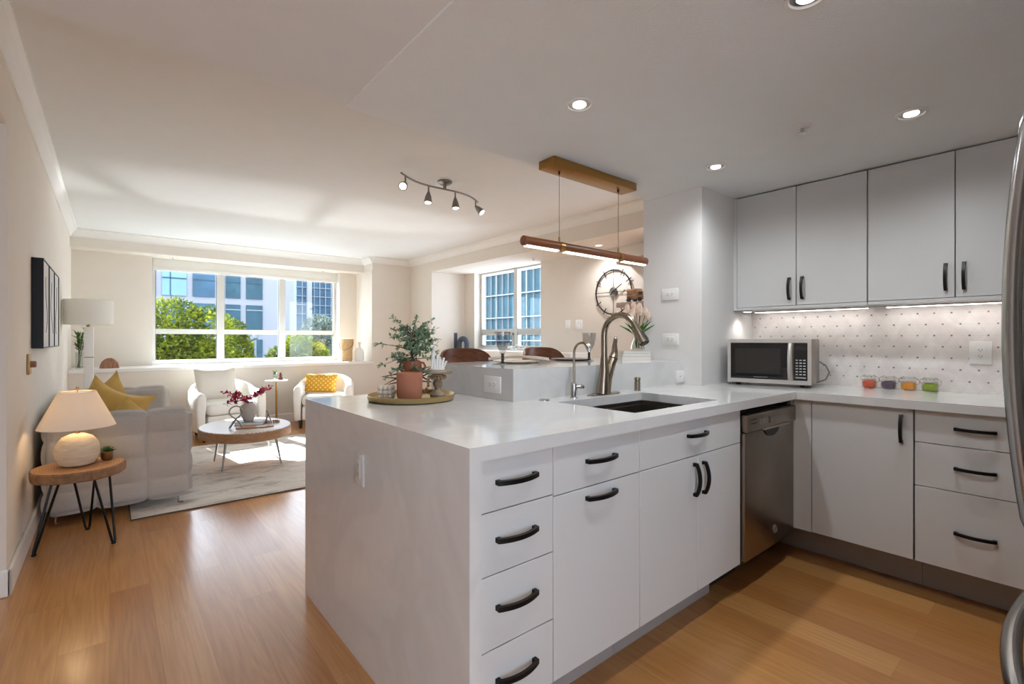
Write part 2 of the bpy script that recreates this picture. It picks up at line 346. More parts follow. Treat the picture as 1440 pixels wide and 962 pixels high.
# ------------------------------------------------------------------ mesh helpers
def bx(bm, x0, x1, y0, y1, z0, z1, bev=0, seg=2):
    vs_ = [bm.verts.new(p) for p in ((x0,y0,z0),(x1,y0,z0),(x1,y1,z0),(x0,y1,z0),(x0,y0,z1),(x1,y0,z1),(x1,y1,z1),(x0,y1,z1))]
    fs = [bm.faces.new([vs_[i] for i in f]) for f in ((3,2,1,0),(4,5,6,7),(0,1,5,4),(1,2,6,5),(2,3,7,6),(3,0,4,7))]
    if bev:
        es = list({e for f in fs for e in f.edges})
        bmesh.ops.bevel(bm, geom=es, offset=bev, segments=seg, profile=.5, affect='EDGES')
    return bm
def box(x0, x1, y0, y1, z0, z1, bev=0, seg=2):
    return bx(bmesh.new(), x0, x1, y0, y1, z0, z1, bev, seg)
def lathe(bm, prof, c=(0, 0, 0), seg=32, sx=1, sy=1, cap=True):
    rows = []
    for r, z in prof:
        if r < 1e-5: rows.append([bm.verts.new((c[0], c[1], c[2]+z))])
        else: rows.append([bm.verts.new((c[0]+r*sx*math.cos(2*PI*i/seg), c[1]+r*sy*math.sin(2*PI*i/seg), c[2]+z)) for i in range(seg)])
    for a, b in zip(rows, rows[1:]):
        for i in range(seg):
            j = (i+1) % seg
            if len(a) == 1 and len(b) == 1: continue
            if len(a) == 1: bm.faces.new((a[0], b[j], b[i]))
            elif len(b) == 1: bm.faces.new((a[i], a[j], b[0]))
            else: bm.faces.new((a[i], a[j], b[j], b[i]))
    if cap:
        if len(rows[0]) > 1: bm.faces.new(list(reversed(rows[0])))
        if len(rows[-1]) > 1: bm.faces.new(rows[-1])
    return bm
def tube(bm, pts, r, seg=8, cap=True, closed=False):
    pts = [Vector(p) for p in pts]; n = len(pts)
    rs = r if isinstance(r, (list, tuple)) else [r]*n
    rings_ = []; up = None
    for i, p in enumerate(pts):
        if closed: t = (pts[(i+1) % n]-pts[i-1])
        else: t = pts[min(i+1, n-1)]-pts[max(i-1, 0)]
        t.normalize()
        if up is None: up = t.orthogonal().normalized()
        else:
            up = up - t*up.dot(t)
            if up.length < 1e-6: up = t.orthogonal()
            up.normalize()
        w = t.cross(up)
        rings_.append([bm.verts.new(p+(up*math.cos(2*PI*k/seg)+w*math.sin(2*PI*k/seg))*rs[i]) for k in range(seg)])
    pairs = list(zip(rings_, rings_[1:]))
    if closed: pairs.append((rings_[-1], rings_[0]))
    for a, b in pairs:
        for k in range(seg):
            j = (k+1) % seg
            bm.faces.new((a[k], a[j], b[j], b[k]))
    if cap and not closed:
        bm.faces.new(list(reversed(rings_[0]))); bm.faces.new(rings_[-1])
    return bm
def prism(bm, pts, h0, h1, axis='z'):
    """outline extruded along an axis; pts are 2-D pairs in the two other axes"""
    def P(a, b, h): return {'z': (a, b, h), 'y': (a, h, b), 'x': (h, a, b)}[axis]
    A = [bm.verts.new(P(a, b, h0)) for a, b in pts]; B = [bm.verts.new(P(a, b, h1)) for a, b in pts]
    n = len(pts)
    bm.faces.new(A); bm.faces.new(list(reversed(B)))
    for i in range(n): bm.faces.new((A[i], B[i], B[(i+1) % n], A[(i+1) % n]))
    bmesh.ops.recalc_face_normals(bm, faces=bm.faces[:])
    return bm
def ellips(bm, c, rx, ry, rz, u=14, v=10):
    prof = [(math.sin(PI*k/v), -math.cos(PI*k/v)) for k in range(v+1)]
    rows = []
    for r, z in prof:
        if r < 1e-5: rows.append([bm.verts.new((c[0], c[1], c[2]+z*rz))])
        else: rows.append([bm.verts.new((c[0]+r*rx*math.cos(2*PI*i/u), c[1]+r*ry*math.sin(2*PI*i/u), c[2]+z*rz)) for i in range(u)])
    for a, b in zip(rows, rows[1:]):
        for i in range(u):
            j = (i+1) % u
            if len(a) == 1: bm.faces.new((a[0], b[j], b[i]))
            elif len(b) == 1: bm.faces.new((a[i], a[j], b[0]))
            else: bm.faces.new((a[i], a[j], b[j], b[i]))
    return bm
def softbox(bm, x0, x1, y0, y1, z0, z1, r, cells=(0, 0, 0), puff=0, res=.03, power=.5):
    c = Vector(((x0+x1)/2, (y0+y1)/2, (z0+z1)/2)); h = Vector(((x1-x0)/2, (y1-y0)/2, (z1-z0)/2))
    r = min(r, min(h)*.999); vd = {}
    def V(p):
        k = tuple(round(q, 5) for q in p)
        if k in vd: return vd[k]
        inn = Vector([max(-(h[i]-r), min(h[i]-r, p[i])) for i in range(3)]); d = p-inn
        nrm = d.normalized() if d.length > 1e-9 else Vector((0, 0, 1))
        q = inn+nrm*r
        if puff:
            a = 1
            for i in range(3):
                if cells[i]:
                    t = (p[i]+h[i])/(2*h[i])*cells[i]
                    if abs(nrm[i]) < .9: a *= abs(math.sin(PI*t))**power
            q = q+nrm*puff*(a-1)
        vd[k] = bm.verts.new(q+c); return vd[k]
    for ax in range(3):
        a, b = [(1, 2), (2, 0), (0, 1)][ax]
        na = max(4, int(2*h[a]/res)); nb = max(4, int(2*h[b]/res))
        for s in (-1, 1):
            g = []
            for i in range(na+1):
                row = []
                for j in range(nb+1):
                    p = Vector((0, 0, 0)); p[ax] = s*h[ax]; p[a] = -h[a]+2*h[a]*i/na; p[b] = -h[b]+2*h[b]*j/nb
                    row.append(V(p))
                g.append(row)
            for i in range(na):
                for j in range(nb):
                    f = (g[i][j], g[i+1][j], g[i+1][j+1], g[i][j+1])
                    bm.faces.new(f if s > 0 else tuple(reversed(f)))
    return bm
def cushion(w, h, t, n=14, pinch=.05, dent=0):
    bm = bmesh.new(); rows = {}
    def P(i, j, s):
        u = -1+2*i/n; v = -1+2*j/n
        k = (1-abs(u)**3.2)*(1-abs(v)**3.2)
        x = u*w/2*(1-pinch*(1-v*v)); z = v*h/2*(1-pinch*(1-u*u))-dent*(1-u*u)*max(0, v)**2
        y = s*t/2*max(k, 0)**.55
        return (x, y, z+h/2)
    for s in (1, -1):
        for i in range(n+1):
            for j in range(n+1):
                if s == -1 and (i in (0, n) or j in (0, n)): rows[(i, j, s)] = rows[(i, j, 1)]
                else: rows[(i, j, s)] = bm.verts.new(P(i, j, s))
        for i in range(n):
            for j in range(n):
                q = [rows[(i, j, s)], rows[(i+1, j, s)], rows[(i+1, j+1, s)], rows[(i, j+1, s)]]
                bm.faces.new(q if s == -1 else list(reversed(q)))
    return bm
def cells(bm, xs, ys, keep, z0, z1):
    vd = {}
    def V(i, j, k):
        if (i, j, k) not in vd: vd[(i, j, k)] = bm.verts.new((xs[i], ys[j], (z0, z1)[k]))
        return vd[(i, j, k)]
    K = lambda i, j: 0 <= i < len(xs)-1 and 0 <= j < len(ys)-1 and keep(i, j)
    for i in range(len(xs)-1):
        for j in range(len(ys)-1):
            if not K(i, j): continue
            bm.faces.new((V(i,j,1), V(i+1,j,1), V(i+1,j+1,1), V(i,j+1,1)))
            bm.faces.new((V(i,j+1,0), V(i+1,j+1,0), V(i+1,j,0), V(i,j,0)))
            if not K(i, j-1): bm.faces.new((V(i,j,0), V(i+1,j,0), V(i+1,j,1), V(i,j,1)))
            if not K(i, j+1): bm.faces.new((V(i+1,j+1,0), V(i,j+1,0), V(i,j+1,1), V(i+1,j+1,1)))
            if not K(i-1, j): bm.faces.new((V(i,j+1,0), V(i,j,0), V(i,j,1), V(i,j+1,1)))
            if not K(i+1, j): bm.faces.new((V(i+1,j,0), V(i+1,j+1,0), V(i+1,j+1,1), V(i+1,j,1)))
    return bm
def leaf(bm, p, d, L, w, up=Vector((0, 0, 1)), fold=.15):
    d = Vector(d).normalized(); s = d.cross(up)
    if s.length < 1e-3: s = d.orthogonal()
    s.normalize(); nn = s.cross(d)
    p = Vector(p)
    a = bm.verts.new(p); b = bm.verts.new(p+d*L); m = p+d*L*.45
    c = bm.verts.new(m+s*w/2+nn*w*fold); e = bm.verts.new(m-s*w/2+nn*w*fold)
    q = bm.verts.new(p+d*L*.5-nn*w*.02)
    bm.faces.new((a, c, q)); bm.faces.new((c, b, q)); bm.faces.new((a, q, e)); bm.faces.new((q, b, e))

def obj(name, bm, m, parent=None, smooth=True, label=None):
    me = bpy.data.meshes.new(name); bm.to_mesh(me); bm.free()
    if smooth:
        me.polygons.foreach_set('use_smooth', [True]*len(me.polygons))
        try: me.set_sharp_from_angle(angle=math.radians(38))
        except Exception: pass
    me.materials.append(m)
    o = bpy.data.objects.new(name, me); C.objects.link(o)
    if parent: o.parent = parent
    if label: o['label'] = label
    return o
def thing(name, label, cat, loc=(0, 0, 0), rz=0, group=None):
    o = bpy.data.objects.new(name, None); C.objects.link(o); o.empty_display_size = .05
    o.location = loc; o.rotation_euler = (0, 0, rz); o['label'] = label; o['category'] = cat
    if group: o['group'] = group
    return o
def tag(o, label, cat, group=None):
    o['label'] = label; o['category'] = cat
    if group: o['group'] = group
    return o
def struct(name, bm, m, parent=None, smooth=False):
    o = obj(name, bm, m, parent, smooth)
    if not parent: o['kind'] = 'structure'
    return o
def local(root, bm):
    bm.transform(Matrix.Translation(-Vector(root.location))); return bm
def wpart(name, bm, m, root, parent=None, **k):
    """part whose geometry was laid out in room coordinates (root unrotated)"""
    return obj(name, local(root, bm), m, parent or root, **k)
def dup(root, loc, rz, label, group=None):
    def cp(o, par):
        c = o.copy(); C.objects.link(c)
        if par: c.parent = par
        for ch in list(o.children): cp(ch, c)
        return c
    r = cp(root, None); r.location = loc; r.rotation_euler = (0, 0, rz); r['label'] = label
    if group: r['group'] = group
    return r
def lamp(name, kind, loc, energy, parent=None, color=(1, 1, 1), rot=(0, 0, 0), **k):
    L = bpy.data.lights.new(name, kind); L.energy = energy; L.color = color
    for a, v in k.items(): setattr(L, a, v)
    o = bpy.data.objects.new(name, L); C.objects.link(o); o.location = loc; o.rotation_euler = rot
    if parent: o.parent = parent
    return o

gl = bpy.data.lights.new('sun_glint_stand_in', 'SPOT'); gl.energy = 850; gl.color = (.95, .98, 1); gl.spot_size = math.radians(6.5); gl.spot_blend = .7; gl.shadow_soft_size = .1  # added spot outside, standing in for sunlight glancing up off the street
go = bpy.data.objects.new('sun_glint_stand_in', gl); C.objects.link(go); go.location = (2.5, 11.2, -.22); go.scale = (7, 1, 1)
go.rotation_euler = (Vector((2.0, 8.35, 1.1))-Vector((2.5, 11.2, -.22))).to_track_quat('-Z', 'Y').to_euler()
# ------------------------------------------------------------------ room numbers
ZL, ZK = 2.54, 2.13          # living and kitchen ceilings
XL = -.37                    # left wall
YB = 7.5                     # wall under the window sill
XN = 3.287                   # right side of the window bay
XD = 3.965                   # dining wall / header
XC = 4.6                     # clock wall
XK = 3.47                    # kitchen wall behind the cooktop run
XCOL = 2.785
YR = 1.536
# ------------------------------------------------------------------ setting
struct('floor', box(-2.4, 5.2, -2.2, 8.5, -.1, 0), M['floor'])
struct('ceiling', box(-2.4, XD, 1.93, 8.5, ZL, ZL+.1), M['ceil'])
struct('ceiling_kitchen', box(.73, 3.62, -1.6, 1.93, ZK, ZL+.1), M['ceilk'])
struct('ceiling_hall', box(-2.4, .73, -1.6, 1.93, ZK+.005, ZL+.1), M['ceil'])
# left wall with hall opening
bm = box(XL-.15, XL, 3.24, 8.5, 0, ZL); bx(bm, XL-.15, XL, 1.93, 3.24, 2.2, ZL)
struct('wall_left', bm, M['wall'])
struct('wall_hall', box(-2.4, XL-.15, 3.24, 3.36, 0, ZL), M['wall'])
# back wall with window bay
bm = bmesh.new()
bx(bm, XL, XN, YB, 8.5, 0, .80)
bx(bm, XN, XD, YB, 8.5, 0, ZL)
bx(bm, XL, XN, 7.874, 8.5, 2.32, ZL)
bx(bm, XL, .442, 8.148, 8.5, .845, 2.32)
bx(bm, 2.985, XN, 8.148, 8.5, .845, 2.32)
struct('wall_back', bm, M['wall'])
struct('trim_window_sill', box(XL, XN+.012, YB-.018, 8.34, .80, .845, .006), M['trim'])
struct('trim_bay_side', box(XN-.012, XN, YB, 8.148, .845, 2.32), M['wall'])
# dining recess
bm = bmesh.new()
bx(bm, XD, 5.0, 6.786, 7.5, 0, ZL); struct('wall_dining_end', bm, M['wall'])
bm = box(XD, 5.0, 1.956, 6.786, 2.28, ZL); struct('wall_dining_header', bm, M['wall'])
bm = bmesh.new()
bx(bm, XC, 4.83, 1.956, 4.91, 0, 2.28); bx(bm, XC, 4.83, 6.50, 6.786, 0, 2.28); bx(bm, XC, 4.83, 4.91, 6.50, 0, 1.02)
struct('wall_dining', bm, M['wall'])
struct('trim_dining_ledge', box(4.22, XC, 4.0, 6.786, .0, 1.03, .006), M['trim'])
struct('trim_dining_sill', box(XC-.001, 4.83, 4.911, 6.499, 1.02, 1.045), M['trim'])
# kitchen walls
struct('wall_column', box(XCOL, XD, YR, 1.956, 0, ZL), M['wallk'])
struct('wall_kitchen', box(XK, XK+.15, -1.6, YR, 0, ZK), M['wallk'])
struct('wall_backsplash', box(XK-.008, XK, .06, YR, .915, 1.42), M['splash'])
struct('wall_rear_unseen', box(.2, 3.62, -1.75, -1.6, 0, ZL+.1), M['wallk'])  # unseen wall put in to cut light from behind; gap lets fill in
struct('wall_rear_left_unseen', box(-2.55, -1.3, -1.75, -1.6, 0, ZL+.1), M['wallk'])  # other side of the gap, also unseen and sized for the fill light
struct('wall_hall_left_unseen', box(-2.55, -2.4, -1.6, 3.36, 0, ZL+.1), M['wallk'])  # unseen hall wall, added to hold back light from the left
# crown mouldings
def crown(path, name, inward):
    """profile swept along a straight run; inward is the room-side normal"""
    bm = bmesh.new(); prof = [(0, -.10), (.012, -.10), (.016, -.085), (.03, -.06), (.05, -.03), (.068, -.018), (.07, 0), (0, 0)]
    a, b = path
    A = [bm.verts.new((a[0]+inward[0]*p, a[1]+inward[1]*p, ZL+q)) for p, q in prof]
    B = [bm.verts.new((b[0]+inward[0]*p, b[1]+inward[1]*p, ZL+q)) for p, q in prof]
    for i in range(len(prof)):
        j = (i+1) % len(prof); bm.faces.new((A[i], A[j], B[j], B[i]))
    bm.faces.new(A); bm.faces.new(list(reversed(B)))
    bmesh.ops.recalc_face_normals(bm, faces=bm.faces[:])
    struct(name, bm, M['trim'])
crown(((XL, 1.935), (XL, 7.874)), 'trim_crown_left', (1, 0))
crown(((XL, 7.874), (XN, 7.874)), 'trim_crown_back', (0, -1))
crown(((XN, YB), (XD, YB)), 'trim_crown_corner', (0, -1))
crown(((XN, YB), (XN, 7.874)), 'trim_crown_bay', (-1, 0))
crown(((XD, 1.958), (XD, YB)), 'trim_crown_dining', (-1, 0))
def base(name, x0, x1, y0, y1):
    struct(name, box(x0, x1, y0, y1, 0, .125, .007), M['trim'])
base('baseboard_left', XL, XL+.018, 3.222, YB-.001)
base('baseboard_hall', -2.3, XL+.018, 3.222, 3.24)
base('baseboard_back', XL+.02, XD, YB-.016, YB)
base('baseboard_dining', XD-.016, XD, 6.786, YB-.02)

# window_1 : large living-room window
w1 = struct('window_1', box(.442, 2.985, 8.30, 8.40, .845, .905), M['trim'])
WX = [.442, 1.27, 2.125, 2.985]
bm = bmesh.new()
bx(bm, .442, .485, 8.31, 8.39, .9, 2.32); bx(bm, 2.945, 2.985, 8.31, 8.39, .9, 2.32); bx(bm, .485, 2.945, 8.31, 8.39, 2.295, 2.32)
for x in WX[1:3]: bx(bm, x-.045, x+.045, 8.30, 8.39, .9, 2.295)
for a, b in zip(WX, WX[1:]): bx(bm, a+.045, b-.045, 8.315, 8.385, 1.275, 1.345)
obj('window_frame', bm, M['winframe'], w1)
for a, b in zip(WX, WX[1:]):
    for z0, z1 in ((.905, 1.275), (1.345, 2.295)):
        obj('pane', box(a+.042, b-.042, 8.348, 8.352, z0, z1), M['glass'], w1)
        bm = bmesh.new()
        t = .009
        bx(bm, a+.044, a+.044+t, 8.335, 8.345, z0, z1); bx(bm, b-.044-t, b-.044, 8.335, 8.345, z0, z1)
        obj('gasket', bm, M['slot'], w1)
rs = thing('roller_shade', 'rolled up cream roller shade across the top of the wide living room window', 'window shade', (1.71, 8.25, 2.16))
wpart('shade_cloth', box(.46, 2.97, 8.262, 8.266, 2.20, 2.318), M['shade2'], rs)
wpart('bottom_bar', box(.455, 2.975, 8.25, 8.278, 2.155, 2.205, .006), M['trim'], rs)
# window_2 : dining window
w2 = struct('window_2', box(4.72, 4.80, 4.91, 6.50, 1.045, 1.08), M['trim'])
bm = bmesh.new()
for y0, y1 in ((4.91, 4.95), (6.46, 6.50)): bx(bm, 4.72, 4.80, y0, y1, 1.08, 2.28)
bx(bm, 4.72, 4.80, 5.56, 5.64, 1.08, 2.28); bx(bm, 4.725, 4.795, 4.95, 6.46, 1.29, 1.36); bx(bm, 4.725, 4.795, 4.95, 6.46, 2.26, 2.28)
for y0, y1 in ((5.64, 6.46), (4.95, 5.56)):
    for a in (y0, y1-.03): bx(bm, 4.71, 4.74, a, a+.03, 1.08, 1.29)
    bx(bm, 4.71, 4.74, y0, y1, 1.08, 1.105); bx(bm, 4.71, 4.74, y0, y1, 1.265, 1.29)
obj('window_frame', bm, M['winframe'], w2)
for y0, y1 in ((5.64, 6.46), (4.95, 5.56)):
    for z0, z1 in ((1.08, 1.29), (1.36, 2.26)): obj('pane', box(4.758, 4.762, y0, y1, z0, z1), M['glass'], w2)

# ------------------------------------------------------------------ outside
struct('ground', box(-30, 60, 8.8, 70, -2.6, -2.5), M['ground'])
b1 = thing('office_building', 'pale stone office building with square blue windows across from the living room window', 'building', (6, 30, -2.5))
wins = []
cols = [(-6.5, -5.5), (-5.1, -4.1), (-3.4, -2.4), (-2.1, -1.1), (-.4, .6), (.95, 1.75), (2.02, 3.05), (3.32, 4.31), (4.81, 5.52), (5.80, 6.62)]
rows = [(-2.0, -.6), (-.2, 1.2), (1.5, 3.1), (3.45, 5.05)]
wpart('facade_wall', box(-8, 8.3, 30, 34, -2.5, 5.4), M['facade'], b1)
for i, (a, b) in enumerate(cols):
    for j, (z0, z1) in enumerate(rows):
        w = wpart('window', box(a, b, 29.93, 30.0, z0, z1), M['sky_refl_win'] if (i == 6 and j > 2) else (M['bluewin'] if i == 7 else M['bluewin2']), b1)
        if 5 < i:
            bm = bmesh.new(); z = z1-.28 if j == 2 else z0+.55*(z1-z0)
            bx(bm, a, b, 29.90, 29.935, z-.03, z+.03)
            if i == 6: bx(bm, (a*2+b)/3-.02, (a*2+b)/3+.02, 29.90, 29.935, z0, z1)
            wpart('glazing_bar', bm, M['mull'] if j == 2 else M['bluewin2'], b1, w)
b2 = thing('glass_tower', 'bluish glass tower with white gridded curtain wall seen in the right window pane', 'building', (13, 40, -2.5))
wpart('glass_wall', box(11.2, 18, 40, 44, -2.5, 7.1), M['bluewin'], b2)
bm = bmesh.new()
for k in range(16): bx(bm, 11.2+k*.45, 11.26+k*.45, 39.9, 40, -2.5, 7.1)
for k in range(14): bx(bm, 11.2, 18, 39.88, 39.98, -2.4+k*.7, -2.34+k*.7)
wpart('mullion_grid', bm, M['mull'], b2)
wpart('corner_pier', box(12.0, 12.35, 39.7, 40, -2.5, 7.1), M['facade'], b2)
wpart('end_pier', box(14.4, 14.9, 39.7, 40, -2.5, 7.1), M['facade'], b2)
b3 = thing('glass_office_block', 'blue glass office block filling the view of the dining window', 'building', (20, 22, -2.5))
wpart('glass_wall', box(18, 22, 12, 34, -2.5, 6.6), M['tealwin'], b3)
bm = bmesh.new()
for k in range(40):
    w_ = .09 if k % 5 == 0 else .03
    bx(bm, 17.9, 18, 12+k*.55, 12+w_+k*.55, -2.5, 6.6)
wpart('vertical_mullions', bm, M['mull'], b3)
for k in range(6):
    wpart('floor_band', box(17.86, 18, 12, 34, -1.6+k*1.35, -1.53+k*1.35), M['mull'], b3)
def tree(name, label, x, y, blobs, m, n, ls, trunk):
    t = thing(name, label, 'tree', (x, y, -2.5), group=None)
    bm = bmesh.new(); rnd = random.Random(int(x*100))
    tot = sum(b[3]**2 for b in blobs)
    for (cx, cy, cz, r) in blobs:
        for _ in range(int(n*r*r/tot)):
            d = Vector((rnd.gauss(0, 1), rnd.gauss(0, 1), rnd.gauss(0, 1))).normalized()
            p = Vector((cx, cy, cz))+d*r*(1-.35*rnd.random()**2)*(1+.18*noise.noise(d*2.5+Vector((cx, cy, cz))))
            leaf(bm, p, d+Vector((rnd.gauss(0, .8), rnd.gauss(0, .8), rnd.gauss(0, .8))), ls*rnd.uniform(.6, 1.3), ls*.6, up=Vector((rnd.gauss(0, 1), rnd.gauss(0, 1), 1)))
    wpart('crown', bm, m, t, smooth=False)
    bm = tube(bmesh.new(), [(x, y, -2.5), (x+.1, y, -1), (x, y, .3), (x+.1, y, .3+trunk)], [.16, .14, .11, .05], 8)
    for a in range(5):
        an = a*1.3; tube(bm, [(x, y, .2), (x+.5*trunk*math.cos(an), y+.5*trunk*math.sin(an), .9*trunk+.2), (x+.9*trunk*math.cos(an), y+.9*trunk*math.sin(an), 1.5*trunk)], [.06, .04, .015], 6)
    wpart('trunk', bm, M['bark'], t)
tree('broad_tree', 'broad rounded green tree with yellow-green top in the left window pane', 1.5, 16, [(1.3, 16, 1.45, .85), (.7, 16.2, 1.2, .8), (2.0, 15.8, 1.35, .75), (1.4, 15.7, .6, .9), (2.2, 16.1, .6, .6), (.4, 16, .5, .9)], M['tree'], 9000, .13, 1)
tree('small_tree', 'small bright green tree behind the first window mullion', 3.35, 19, [(3.25, 19, 1.45, .42), (3.4, 19.1, .9, .5), (3.5, 18.9, .3, .5)], M['tree'], 2600, .12, .3)
tree('bushy_tree', 'low green bushy tree at the bottom of the right window pane', 4.7, 16.5, [(4.7, 16.5, .8, .55), (4.25, 16.6, .45, .5), (5.2, 16.5, .6, .45)], M['tree'], 3200, .12, .3)
tree('grey_tree', 'pale grey-leaved tree on the right side of the right window pane', 6.3, 19, [(6.2, 19, 1.4, .7), (6.8, 19, 1.1, .8), (5.7, 19.2, .8, .6)], M['tree2'], 4200, .12, .5)
lp = thing('street_light', 'thin white street light pole beyond the middle window pane', 'street light', (4.6, 22, -2.5))
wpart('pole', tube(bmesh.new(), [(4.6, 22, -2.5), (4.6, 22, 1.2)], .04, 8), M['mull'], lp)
bm = bmesh.new(); lathe(bm, [(.04, 0), (.12, .05), (.1, .2), (.02, .26)], (4.6, 22, 1.2), 12); wpart('lamp_head', bm, M['mull'], lp)

# ------------------------------------------------------------------ kitchen: counters
YF, YD = 1.025, 1.045        # counter edge and door plane of the peninsula
XF, XR = 2.83, 2.855         # counter edge and door plane of the right run
ct = thing('peninsula_countertop', 'white quartz peninsula countertop with waterfall end and undermount sink cut-out', 'countertop', (.71, YF, 0))
wpart('worktop', cells(bmesh.new(), [.71, 1.54, 2.17, XCOL-.001, XF], [YF, 1.12, 1.535, 2.38], lambda i, j: not ((i, j) in ((1, 1), (3, 2))), .875, .915), M['quartz'], ct)
wpart('waterfall_panel', box(.71, .748, YF, 2.38, 0, .875), M['quartz'], ct)
wpart('back_panel', box(.748, XCOL-.001, 2.30, 2.36, 0, .875), M['cab'], ct)
bm = cells(bmesh.new(), [XF+.0008, XK-.009], [.075, YF, YR-.001], lambda i, j: True, .875, .915)
rc = obj('corner_countertop', bm, M['quartz']); tag(rc, 'white quartz countertop running under the mosaic backsplash to the microwave corner', 'countertop')
rb = thing('raised_bar', 'raised white quartz breakfast bar ledge behind the sink', 'breakfast bar', (1.39, 1.665, .915))
wpart('bar_top', box(1.39, XCOL-.001, 1.665, 2.38, 1.022, 1.062), M['quartz'], rb)
wpart('riser_panel', box(1.39, XCOL-.001, 1.665, 1.70, .915, 1.022), M['quartz'], rb)
wpart('side_panel', box(1.39, 1.425, 1.70, 2.38, .915, 1.022), M['quartz'], rb)

def pull(L, vert=False, dep=.034):
    """arched bar pull lying along x, standing out towards -y"""
    h = L/2; N = 12; outer = []; inner = []
    for k in range(N+1):
        x = -h+L*k/N; s = x/h; outer.append((x, -(.017+(dep-.017)*(1-s*s))))
    for k in range(N+1):
        x = h-.013-(L-.026)*k/N; s = x/h; inner.append((x, -(.006+(dep-.017)*(1-s*s))))
    pts = [(-h, 0)]+outer+[(h, 0), (h-.013, 0)]+inner+[(-h+.013, 0)]
    bm = bmesh.new(); prism(bm, pts, -.0065, .0065)
    if vert: bm.transform(Matrix.Rotation(PI/2, 4, 'Y'))
    return bm
PULLS = {}
def handle(root, parent, at, L, vert=False, face='y'):
    bm = pull(L, vert)
    if face == 'x': bm.transform(Matrix.Rotation(-PI/2, 4, 'Z'))
    bm.transform(Matrix.Translation(Vector(at)-Vector(root.location)))
    return obj('handle', bm, M['black'], parent)
def front(root, name, a0, a1, z0, z1, face, m=None, g=.0016):
    if face == 'y': bm = box(a0+g, a1-g, YD, YD+.019, z0+g, z1-g, .0012, 1)
    else: bm = box(XR, XR+.019, a0+g, a1-g, z0+g, z1-g, .0012, 1)
    return wpart(name, bm, m or M['cab'], root)
ZB = .158
def carcass(root, x0, x1, y0, y1, z0, z1): wpart('carcass', box(x0, x1, y0, y1, z0, z1), M['carc'], root)
def toe(root, x0, x1, y0, y1, z1): wpart('toe_kick', box(x0, x1, y0, y1, 0.001, z1), M['toe'], root)
# drawer stack
c1 = thing('drawer_cabinet', 'white base cabinet with a stack of four drawers next to the waterfall end', 'base cabinet', (.89, 1.36, 0))
carcass(c1, .75, 1.03, 1.066, 1.64, ZB, .874); toe(c1, .75, 1.03, 1.165, 1.185, ZB)
for z0, z1, hz in ((.727, .872, .805), (.555, .727, .648), (.352, .555, .463), (ZB, .352, .263)):
    d = front(c1, 'drawer', .75, 1.03, z0, z1, 'y'); handle(c1, d, (.883, YD, hz), .148)
c2 = thing('pullout_cabinet', 'white base cabinet with one drawer over a tall pull-out front', 'base cabinet', (1.25, 1.36, 0))
carcass(c2, 1.031, 1.464, 1.066, 1.64, ZB, .874); toe(c2, 1.031, 1.464, 1.165, 1.185, ZB)
d = front(c2, 'drawer', 1.03, 1.465, .72, .872, 'y'); handle(c2, d, (1.248, YD, .804), .148)
d = front(c2, 'pullout_front', 1.03, 1.465, ZB, .72, 'y'); handle(c2, d, (1.248, YD, .685), .148)
c3 = thing('sink_cabinet', 'white two-door base cabinet under the sink with a false drawer front', 'base cabinet', (1.85, 1.36, 0))
wpart('carcass', box(1.466, 2.236, 1.066, 1.64, ZB, .62), M['carc'], c3); toe(c3, 1.466, 2.18, 1.165, 1.185, ZB)
d = front(c3, 'drawer_front', 1.465, 2.238, .72, .872, 'y'); handle(c3, d, (1.852, YD, .808), .148)
d = front(c3, 'door', 1.465, 1.864, ZB, .72, 'y'); handle(c3, d, (1.832, YD, .625), .135, True)
d = front(c3, 'door', 1.864, 2.238, ZB, .72, 'y'); handle(c3, d, (1.902, YD, .622), .135, True)
# dishwasher
dw = thing('dishwasher', 'stainless steel dishwasher with a pocket handle at the inner corner', 'dishwasher', (2.53, 1.36, 0))
wpart('tub_body', box(2.246, 2.812, 1.075, 1.64, .12, .85), M['dark'], dw)
DY = 1.022
pn = wpart('door_panel', box(2.248, 2.812, DY+.006, 1.074, .165, .762, .006), M['steelv'], dw)
cp_ = wpart('control_panel', box(2.248, 2.812, DY-.006, 1.074, .764, .846, .008), M['steelv'], dw)
bm = bmesh.new()
pts = [(2.53+.085*math.cos(a), .764+.045*math.sin(a)) for a in [PI+PI*k/16 for k in range(17)]]
prism(bm, pts, DY+.001, DY+.006, 'y'); wpart('handle_pocket', bm, M['dark'], dw, pn)
wpart('handle_lip', box(2.40, 2.70, DY-.018, DY-.004, .762, .772, .003), M['steel'], dw, cp_)
for k in range(2): wpart('vent_slot', box(2.285, 2.335, DY-.008, DY-.0055, .802+.017*k, .808+.017*k), M['dark'], dw, cp_)
wpart('display', box(2.475, 2.49, DY-.0075, DY-.0055, .788, .822), M['blackglass'], dw, cp_)
for k in range(5): wpart('button', box(2.37+.017*k, 2.379+.017*k, DY-.008, DY-.0055, .792, .818), M['steel'], dw, cp_)
bm = bmesh.new(); lathe(bm, [(.0, 0), (.022, 0), (.022, .004), (0, .004)], (0, 0, 0), 20); bm.transform(Matrix.Translation((2.57, DY+.006, .245)) @ Matrix.Rotation(PI/2, 4, 'X'))
wpart('round_badge', bm, M['carc'], dw, pn)
bm = bmesh.new(); tube(bm, [(2.57+.015*math.cos(a), DY+.0015, .245+.015*math.sin(a)) for a in [2*PI*k/16 for k in range(16)]], .0015, 6, closed=True)
tube(bm, [(2.57+.008*math.cos(a)*(1 if a < PI else .6), DY+.0015, .245+.009*math.sin(a)) for a in [.6+4.6*k/12 for k in range(13)]], .0012, 6)
wpart('badge_script', bm, M['steel'], dw, pn)
wpart('kick_plate', box(2.19, 2.84, 1.19, 1.21, .001, .12), M['dark'], dw)
